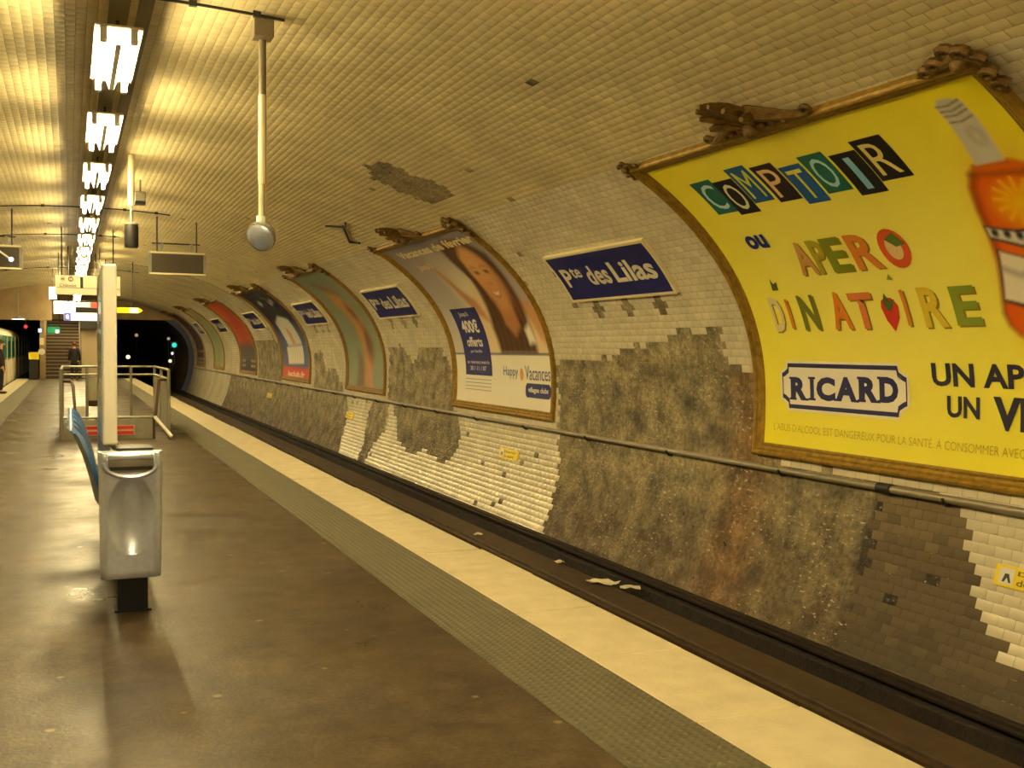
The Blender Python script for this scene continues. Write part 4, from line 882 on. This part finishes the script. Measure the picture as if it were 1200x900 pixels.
MB().box(-.3, 0, 0, .3, .08, .36, .01).build('casing', M_DARK, r); MB().box(-.28, -.01, .03, .28, 0, .33).build('lit_face', mat('lit_green', L8(20, 130, 80), emit=L8(20, 130, 80), estr=.12), r); MB().box(.08, -.014, .05, .22, -.01, .2).build('pictogram', EW, r)
for xx in (-.25, .25): MB().tube([(xx, .04, .35), (xx, .04, 2.05)], .015, 6).build('hanger', M_DARK, r)
r = thing('blue_lamp', (-1.62, 53.8, 2.2), 'small blue lamp left of the green exit sign', 'lamp')
MB().box(-.09, 0, 0, .09, .12, .2, .01).build('housing', M_DARK, r); MB().box(-.075, -.01, .02, .075, 0, .18).build('lit_face', mat('lit_skyblue', (.3, .5, 1), emit=(.35, .55, 1), estr=.35), r); MB().tube([(0, .06, .2), (0, .06, 2.0)], .015, 6).build('hanger', M_DARK, r)
r = thing('pendant_lamp', (-2.35, 49.2, 2.70), 'warm pendant lamp hanging against the bulkhead over the left track', 'lamp')
MB().tube([(0, 0, .12), (0, 0, 1.42)], .018, 6).build('rod', M_GALV, r); MB().lathe([(.05, .14), (.1, .1), (.28, .03), (.28, .02), (.05, .02)], n=16).build('shade', M_GALV, r, True); MB().lathe([(.24, .0), (.24, .02), (.05, .02)], n=16).build('glowing_glass', mat('lit_warm', (1, .9, .6), emit=(1, .85, .5), estr=.8), r)

# ------------------------------------------------------------------ bench with its end panel
b = thing('platform_bench', (0, 6.3, 0), 'row of blue shell seats with steel end panel on a black leg', 'bench')
# end panel: rounded slab with a pressed oval dish and a rounded shoulder
nx, nz = 36, 72; hwid, z0, z1 = .172, .262, .985; V = []; 
for j in range(nz+1):
    for i in range(nx+1):
        u = -1+2*i/nx; v = j/nz; x = u*hwid*(1-.06*(1-v)); z = z0+(z1-z0)*v
        e = min(1-abs(u), 1)*hwid; d = .03-.03*(max(0, 1-e/.045))**2.4                        # rounded sides
        d -= .02*max(0, 1-(1-v)*(z1-z0)/.05)**2; d -= .02*max(0, 1-v*(z1-z0)/.04)**2
        rr = math.hypot(u/.74, (v-.50)/.30); d -= .045*math.sqrt(max(0., 1-rr*rr)) if rr < 1 else 0
        V.append((x, -d, z))
F = [(j*(nx+1)+i, j*(nx+1)+i+1, (j+1)*(nx+1)+i+1, (j+1)*(nx+1)+i) for j in range(nz) for i in range(nx)]
ed = [i for i in range(nx+1)]+[j*(nx+1)+nx for j in range(1, nz+1)]+[nz*(nx+1)+i for i in range(nx-1, -1, -1)]+[j*(nx+1) for j in range(nz-1, 0, -1)]
n0 = len(V); V += [(V[k][0], .10, V[k][2]) for k in ed]; m_ = len(ed)
F += [(ed[k], ed[(k+1) % m_], n0+(k+1) % m_, n0+k) for k in range(m_)]+[tuple(n0+k for k in range(m_))]
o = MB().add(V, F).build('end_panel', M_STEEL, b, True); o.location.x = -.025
rec = MB().box(-.15, -.034, .868, .10, .02, .968, .01).build('handle_recess', mat('recess_steel', L8(150, 146, 136), .35, .8), b, True)
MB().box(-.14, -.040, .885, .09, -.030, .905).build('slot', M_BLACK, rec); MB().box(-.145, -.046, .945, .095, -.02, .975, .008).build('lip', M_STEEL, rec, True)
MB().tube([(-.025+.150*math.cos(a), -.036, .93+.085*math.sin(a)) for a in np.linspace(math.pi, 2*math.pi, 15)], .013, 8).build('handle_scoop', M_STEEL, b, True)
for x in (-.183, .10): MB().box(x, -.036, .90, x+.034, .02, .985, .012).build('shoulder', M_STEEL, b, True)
MB().box(-.10, .08, .985, .1, .3, 1.0, .004).build('top_cap', M_DARK, b)
for yy in (.06, 1.9, 3.3):
    MB().box(-.085, yy+.24, .0, .085, yy+.36, .30, .008).build('leg', M_LEG, b); MB().box(-.105, yy+.22, 0, .105, yy+.38, .012).build('foot_plate', M_LEG, b)
MB().box(-.05, .2, .28, .05, 3.7, .36, .01).build('beam', M_LEG, b)
def seat_shell():
    # profile across x: front lip at right (+x), pan, then back leaning to the left
    pr = [(.12, .40), (.135, .43), (.12, .455), (.06, .44), (.0, .435), (-.10, .46), (-.165, .55), (-.20, .70), (-.245, .86), (-.30, .99), (-.325, 1.05), (-.345, 1.045)]
    V = []; n = len(pr); k = 7
    for off in (0, .025):
        for j in range(k):
            t = -1+2*j/(k-1)
            for i, (x, z) in enumerate(pr):
                s = 1-.16*max(0, (z-.7)/.35)**2; bow = .035*t*t; w = .245*s
                V.append((x+(bow if z > .5 else 0)-off*(1 if z > .5 else .2), t*w, z+(bow*.8 if z < .5 else 0)-off*(1 if z < .5 else .1)-.03*abs(t)**3*(z > 1.0)))
    N_ = n*k; F = []
    for s in (0, N_):
        for j in range(k-1):
            for i in range(n-1): F.append((s+j*n+i, s+j*n+i+1, s+(j+1)*n+i+1, s+(j+1)*n+i))
    for j in range(k-1):
        for i in (0, n-1): F.append((j*n+i, (j+1)*n+i, N_+(j+1)*n+i, N_+j*n+i))
    for i in range(n-1):
        for j in (0, k-1): F.append((j*n+i, j*n+i+1, N_+j*n+i+1, N_+j*n+i))
    return MB().add(V, F)
for i in range(5):
    o = seat_shell().build('seat', M_BLUE, b, True); o.location = (0, 1.28+.52*i, 0)
    q = MB().box(-.04, -.08, .34, .04, .08, .42).build('seat_bracket', M_LEG, o)
    MB().tube([(-.338, t*.2, 1.052-.03*abs(t)**3) for t in np.linspace(-1, 1, 7)], .012, 6).build('top_rim', mat('rim_highlight', L8(130, 156, 186), .3), o, True)  # pale colour paints in the highlight along each seat top
r = thing('information_board', (-.12, 6.76, .0), 'tall white board standing edge on behind the steel bench end panel', 'board')
MB().box(-.040, 0, .985, .042, .85, 2.08, .012).build('board', M_WHITE, r); MB().box(-.047, .02, 1.02, -.040, .83, 2.05, .002).build('glazed_face', mat('glazed_map', L8(150, 170, 180), .12), r)
MB().box(-.05, .84, .6, .03, .88, 2.06, .006).build('edge_strip', M_STEEL, r)
for y in (.12, .7): MB().tube([(.09, y, .0), (.09, y, .9), (.0, y, 1.0)], .022, 8).build('post', M_GALV, r)

# ------------------------------------------------------------------ stairwell railing
r = thing('railing_enclosure', (.38, 19, 0), 'grey metal railing enclosure with red striped panel standing mid platform', 'railing')
xl, xr, L, H = -.86, .86, 3.3, 1.18
for (x, y, h) in [(xl, 0, 1.2), (xr, 0, H), (xl, L, H), (xr, L, H), (xl, L/2, H), (xr, L/2, H), (xr-.45, L, H), (xl+.45, L, H)]: MB().tube([(x, y, 0), (x, y, h)], .028, 8).build('post', M_GALV, r, True)
for z in (H, H-.16):
    MB().tube([(xl, 0, z), (xl, L, z)], .022, 8).build('rail', M_GALV, r, True); MB().tube([(xr, 0, z), (xr, L, z)], .022, 8).build('rail', M_GALV, r, True); MB().tube([(xl, L, z), (xr, L, z)], .022, 8).build('rail', M_GALV, r, True)
for x in (xl, xr):
    for k in range(2): MB().box(x-.012, .06+k*L/2, .1, x+.012, L/2-.06+k*L/2, H-.2, .004).build('side_panel', M_GALV, r)
MB().box(xl+.03, -.015, .0, xr-.27, .015, .34, .004).build('kerb_panel', M_GALV, r); MB().tube([(xl+.03, 0, .37), (xr-.24, 0, .37)], .022, 8).build('rail', M_GALV, r, True)
MB().tube([(xr-.25, 0, 0), (xr-.25, 0, .37)], .025, 8).build('post', mat('brown_paint', L8(84, 58, 36), .5), r, True)
pl = MB().box(-.52, -.035, .07, .30, -.018, .24).build('barrier_plate', mat('barrier_white', L8(206, 180, 140), .5), r)
for z in (.085, .175): MB().box(-.50, -.042, z, .28, -.035, z+.055).build('red_stripe', mat('barrier_red', L8(196, 40, 24), .5), pl)
BRN = mat('brown_paint')
MB().tube([(xr-.02, .55, 1.0), (xr-.14, .3, 1.0), (xr-.22, .02, .40)], .026, 8).build('handrail', BRN, r, True); MB().tube([(xr-.23, -.02, .37), (xr+.02, -.32, .05)], .03, 8).build('stay', M_WHITE, r, True)
MB().tube([(xl+.04, .4, .98), (xl+.16, .3, .98), (xl+.19, .2, .9), (xl+.22, .1, .45)], .026, 8).build('handrail', BRN, r, True)

# refuse bag stand and things beyond the railing
r = thing('refuse_bag_stand', (.12, 24.2, 0), 'hoop stand with a translucent grey refuse bag behind the railing', 'bin')
MB().lathe([(.02, .30), (.11, .31), (.135, .40), (.145, .6), (.15, .93)], n=14).build('refuse_bag', mat('bag_plastic', L8(172, 168, 140), .25), r, True); MB().lathe([(.02, .285), (.125, .30), (.14, .42)], n=14).build('refuse', mat('refuse', L8(70, 46, 26), .8), r)
MB().tube([(.155*math.cos(a), .155*math.sin(a), .94) for a in np.linspace(0, 6.28, 17)], .014, 6).build('hoop', M_GALV, r); MB().box(.15, -.03, 0, .21, .03, .97).build('post', M_LEG, r); MB().box(.03, -.15, 0, .33, .15, .02).build('base', M_LEG, r)
for k in range(3):
    o = thing('white_crate', (-.15+.01*k, 24.0, .105*k), ['bottom', 'middle', 'top'][k]+' white plastic crate of the small stack beside the refuse bag', 'crate', 'white crates stacked by the refuse bag')
    MB().box(-.09, -.12, 0, .09, .12, .012).box(-.09, -.12, .012, -.08, .12, .1).box(.08, -.12, .012, .09, .12, .1).box(-.08, -.12, .012, .08, -.11, .1).box(-.08, .11, .012, .08, .12, .1).build('body', M_WHITE, o); MB().box(-.1, -.13, .085, .1, -.12, .1).box(-.1, .12, .085, .1, .13, .1).build('rim', M_BORD, o)
# column and yellow box at the far left
r = thing('call_point_column', (-1.52, 54.0, 0), 'pale column with round white fitting left of the stair foot', 'column')
MB().box(-.13, 0, 0, .13, .22, 2.12, .02).build('shaft', M_PLASTER, r); MB().lathe([(.15, 0), (.15, .05)], (-.04, -.05, 1.3), 14, 'y').build('round_fitting', M_WHITE, r); MB().box(-.12, -.03, 1.62, .06, 0, 1.95).build('notice', M_BORD, r)
r = thing('yellow_topped_bin', (-1.88, 53.2, 0), 'dark bin with yellow top beside the pale column', 'bin')
MB().box(-.2, 0, 0, .2, .3, .94, .02).build('body', M_DARK, r); MB().box(-.22, -.02, .94, .22, .32, 1.28, .02).build('yellow_top', MYEL, r)

# ------------------------------------------------------------------ train at the left platform edge
M_JADE = mat('jade_paint', L8(26, 132, 104), .3, coat=.3); M_CREAM = mat('train_cream', L8(206, 196, 168), .4); M_GLASS = mat('train_glass', L8(24, 104, 84), .08)
def train(y0, label):
    t = thing('metro_car', (-3.94, y0, -1.0), label, 'train', 'cars of the train at the left platform')
    Lc = 14.4
    # section of the shell (half), z from rail level
    low = [(1.14, .95), (1.17, 1.3), (1.175, 2.0)]; up = [(1.175, 2.0), (1.16, 2.5), (1.12, 3.0)]; rf = [(1.12, 3.0), (1.02, 3.2), (.8, 3.35), (.4, 3.42), (0, 3.44)]
    for nm, sec, m in (('lower_panel', low, M_CREAM), ('window_band', up, M_JADE), ('roof', rf, M_CREAM)):
        P = sec+[(-x, z) for x, z in sec[::-1]] if nm != 'roof' else sec+[(-x, z) for x, z in sec[-2::-1]]
        MB().prism(P, 0, Lc).build(nm, m, t)
    MB().box(-1.0, .3, .35, 1.0, Lc-.3, .95).build('underframe', M_DARK, t)
    for yd in (1.9, 5.4, 8.9, 12.4):
        for k in (0, 1):
            d = MB().box(1.15, yd-.62+k*.63, 1.0, 1.195, yd-.02+k*.63, 2.95, .008).build('door_leaf', M_JADE if 0 else M_JADE, t); MB().box(1.19, yd-.52+k*.63, 2.05, 1.2, yd-.12+k*.63, 2.75).build('pane', M_GLASS, d); MB().box(1.19, yd-.60+k*.63, 1.02, 1.2, yd-.04+k*.63, 1.98).build('kick_plate', M_CREAM, d)
        MB().box(1.16, yd-.67, 1.0, 1.2, yd-.63, 3.0).build('door_post', M_CREAM, t)
    for yw in (.75, 3.65, 7.15, 10.65, 13.65):
        w = MB().box(1.16, yw-(.42 if yw in (.75, 13.65) else .85), 2.08, 1.178, yw+(.42 if yw in (.75, 13.65) else .85), 2.8, .004).build('window', M_GLASS, t)
    for yb in (2.6, 11.8):
        bg = MB().box(-.9, yb-1.1, .2, .9, yb+1.1, .5).build('bogie', M_DARK, t)
        for x in (-.72, .72):
            for dy in (-.8, .8): MB().lathe([(.2, -.05), (.3, -.04), (.3, .04), (.2, .05)], (x, yb+dy, .3), 14, 'x').build('wheel', M_RAIL, bg)
    return t
t1 = train(32.6, 'green and cream metro car nearest, standing at the left platform'); dup(t1, (-3.94, 47.4, -1.0), 'green and cream metro car farther along, under the bulkhead'); dup(t1, (-3.94, 62.2, -1.0), 'green and cream metro car farthest away inside the dark left tunnel')
lm = thing('roof_reflection', (-2.67, 41, 2.04), 'small orange lamp glowing on the train roof edge', 'lamp'); MB().lathe([(.04, -.02), (.09, 0), (.09, .05), (.03, .09)], n=10).build('lens', mat('lit_orange', (1, .5, .1), emit=(1, .55, .15), estr=.5), lm, True); MB().box(-.12, -.1, -.03, .05, .1, -.02).build('base', M_DARK, lm)  # added glowing piece in place of an orange reflection on the roof
def signal(x, y, z, c, s, label, r=.1, nm='signal_lamp', wall=1):
    t = thing(nm, (x, y, z), label, 'lamp'); MB().box(-r*1.5, .02, -r*1.5, r*1.5, .2, r*1.5, .01).build('housing', M_BLACK, t)
    MB().lathe([(r, -.01), (r*1.05, .03)], (0, 0, 0), 14, 'y').build('lens', mat('lit_sig_%d%d%d' % tuple(int(9*v) for v in c)+str(s), c, emit=c, estr=s*.2), t); MB().box(-r*.3, .1, -r*1.5-.9 if wall else r*1.4, r*.3, .14, -r*1.4 if wall else r*1.4+.5).build('bracket', M_DARK, t); return t
signal(-2.5, 61.7, 2.6, (1, .05, .05), 1.0, 'small red signal lamp in the dark left tunnel mouth', .09, wall=0)
signal(4.95, 60.0, 1.68, (.04, .8, .8), .45, 'turquoise signal lamp at the mouth of the right tunnel', .13)
signal(4.9, 63.0, 2.05, (.8, .7, .45), .25, 'dim lamp above the turquoise signal in the tunnel mouth', .08); signal(4.95, 61.2, 1.22, (1, .8, .95), 1.0, 'small pinkish lamp below the turquoise signal', .07); signal(4.9, 62.0, .78, (1, .85, .5), 1.0, 'lower warm lamp near the tunnel wall', .09)
signal(2.9, 67.0, .95, (1, .85, .5), 1.2, 'bright warm tunnel lamp above the railing corner', .12); signal(3.55, 70.0, 2.3, (1, .6, .35), .3, 'faint orange lamp deep in the right tunnel', .1)
# tunnel notice
r = thing('tunnel_notice', (1.75, 58, .95), 'small yellow notice beside the shaft at the platform end', 'sign'); MB().box(-.18, 0, 0, .18, .04, .42, .005).build('plate', MYEL, r); MB().tube([(0, .03, 0), (0, .03, -2.17)], .03, 6).build('post', M_DARK, r); MB().box(-.17, -.02, -.18, .05, .02, -.08).build('white_tab', M_WHITE, r)

# ------------------------------------------------------------------ people far down the platform
def skin_mesh(name, pts, edges, radii, m, parent, sub=1):
    me = bpy.data.meshes.new(name); me.from_pydata(pts, edges, []); o = bpy.data.objects.new(name, me); COL.objects.link(o)
    sk = o.modifiers.new('s', 'SKIN'); lay = me.skin_vertices[0] if me.skin_vertices else None
    if lay is None:
        bm = bmesh.new(); bm.from_mesh(me); bm.verts.layers.skin.verify(); bm.to_mesh(me); bm.free(); lay = me.skin_vertices[0]
    for v, rr in zip(lay.data, radii): v.radius = (rr, rr) if not isinstance(rr, tuple) else rr
    lay.data[0].use_root = True
    o.modifiers.new('sub', 'SUBSURF').levels = sub; o.modifiers['sub'].render_levels = sub
    dg = bpy.context.evaluated_depsgraph_get(); m2 = bpy.data.meshes.new_from_object(o.evaluated_get(dg)); bpy.data.objects.remove(o)
    m2.name = name; m2.materials.clear(); return link(name, m2, m, parent, True)
def person(loc, rz, label, coat, hair, trous=(40, 38, 44)):
    t = thing('person', loc, label, 'person'); t.rotation_euler.z = rz
    SK = mat('skin', L8(206, 156, 124), .5)
    P = [(0, 0, .95), (0, 0, 1.12), (0, .01, 1.36), (0, .005, 1.47), (0, -.01, 1.54), (0, -.02, 1.64), (0, -.01, 1.71)]; E = [(i, i+1) for i in range(6)]; R_ = [(.15, .11), (.13, .1), (.15, .1), (.06, .06), (.058, .06), (.078, .092), (.06, .07)]
    for sx in (-1, 1):
        n = len(P); P += [(sx*.17, .01, 1.41), (sx*.22, .02, 1.14), (sx*.22, -.06, .90), (sx*.215, -.09, .80)]; E += [(2, n), (n, n+1), (n+1, n+2), (n+2, n+3)]; R_ += [.055, .044, .034, .03]
        n = len(P); P += [(sx*.10, 0, .88), (sx*.10, -.01, .50), (sx*.105, .01, .09), (sx*.11, -.12, .04)]; E += [(0, n), (n, n+1), (n+1, n+2), (n+2, n+3)]; R_ += [.088, .058, .042, .036]
        # fingers
        for f_, (dx, dy) in enumerate([(-.02, -.02), (-.007, -.03), (.007, -.025), (.02, -.01)]):
            k = len(P); P += [(sx*.215+dx, -.095+dy*.5, .745), (sx*.212+dx, -.105+dy, .70-.006*(f_ % 2))]; E += [(n-1, k), (k, k+1)]; R_ += [.009, .008]
    skin_mesh('body', P, E, R_, SK, t)
    CM = mat('coat_%d' % coat[0], L8(*coat), .8); P = [(0, 0, .62), (0, 0, .95), (0, 0, 1.15), (0, .01, 1.38), (0, .005, 1.47)]; E = [(0, 1), (1, 2), (2, 3), (3, 4)]; R_ = [(.2, .16), (.185, .14), (.165, .125), (.17, .12), (.07, .075)]
    for sx in (-1, 1): n = len(P); P += [(sx*.18, .01, 1.41), (sx*.23, .02, 1.14), (sx*.225, -.055, .88)]; E += [(3, n), (n, n+1), (n+1, n+2)]; R_ += [.075, .062, .05]
    skin_mesh('coat', P, E, R_, CM, t)
    P = [(0, 0, .86)]; E = []; R_ = [(.14, .11)]
    for sx in (-1, 1): n = len(P); P += [(sx*.10, 0, .78), (sx*.10, -.01, .50), (sx*.105, .01, .10)]; E += [(0, n), (n, n+1), (n+1, n+2)]; R_ += [.1, .075, .06]
    skin_mesh('trousers', P, E, R_, mat('trousers', L8(*trous), .8), t)
    for sx in (-1, 1): MB().ball((sx*.11, -.06, .045), (.05, .13, .045)).build('shoe', M_BLACK, t, True)
    MB().ball((0, .015, 1.685), (.092, .105, .105), 14, 8).build('hair', mat('hair_%d' % hair[0], L8(*hair), .6), t, True)
    fc = MB()
    for sx in (-1, 1): fc.ball((sx*.03, -.105, 1.655), .011, 6, 4)
    fc.build('eyes', M_BLACK, t); MB().ball((0, -.118, 1.62), (.013, .02, .022), 8, 5).build('nose', SK, t, True); MB().box(-.024, -.112, 1.578, .024, -.1, 1.588).build('mouth', mat('lips', L8(150, 70, 60), .5), t)
    for sx in (-1, 1): MB().ball((sx*.085, -.01, 1.64), (.012, .02, .03), 8, 5).build('ear', SK, t, True)
    return t
person((-.14, 53.3, 0), math.pi*.95, 'person in dark coat with reddish hair at the foot of the stairs', (34, 28, 30), (120, 58, 34))
person((-2.42, 38.0, 0), math.pi*.5, 'person in dark coat waiting by the train at left frame edge', (46, 24, 22), (60, 34, 22))
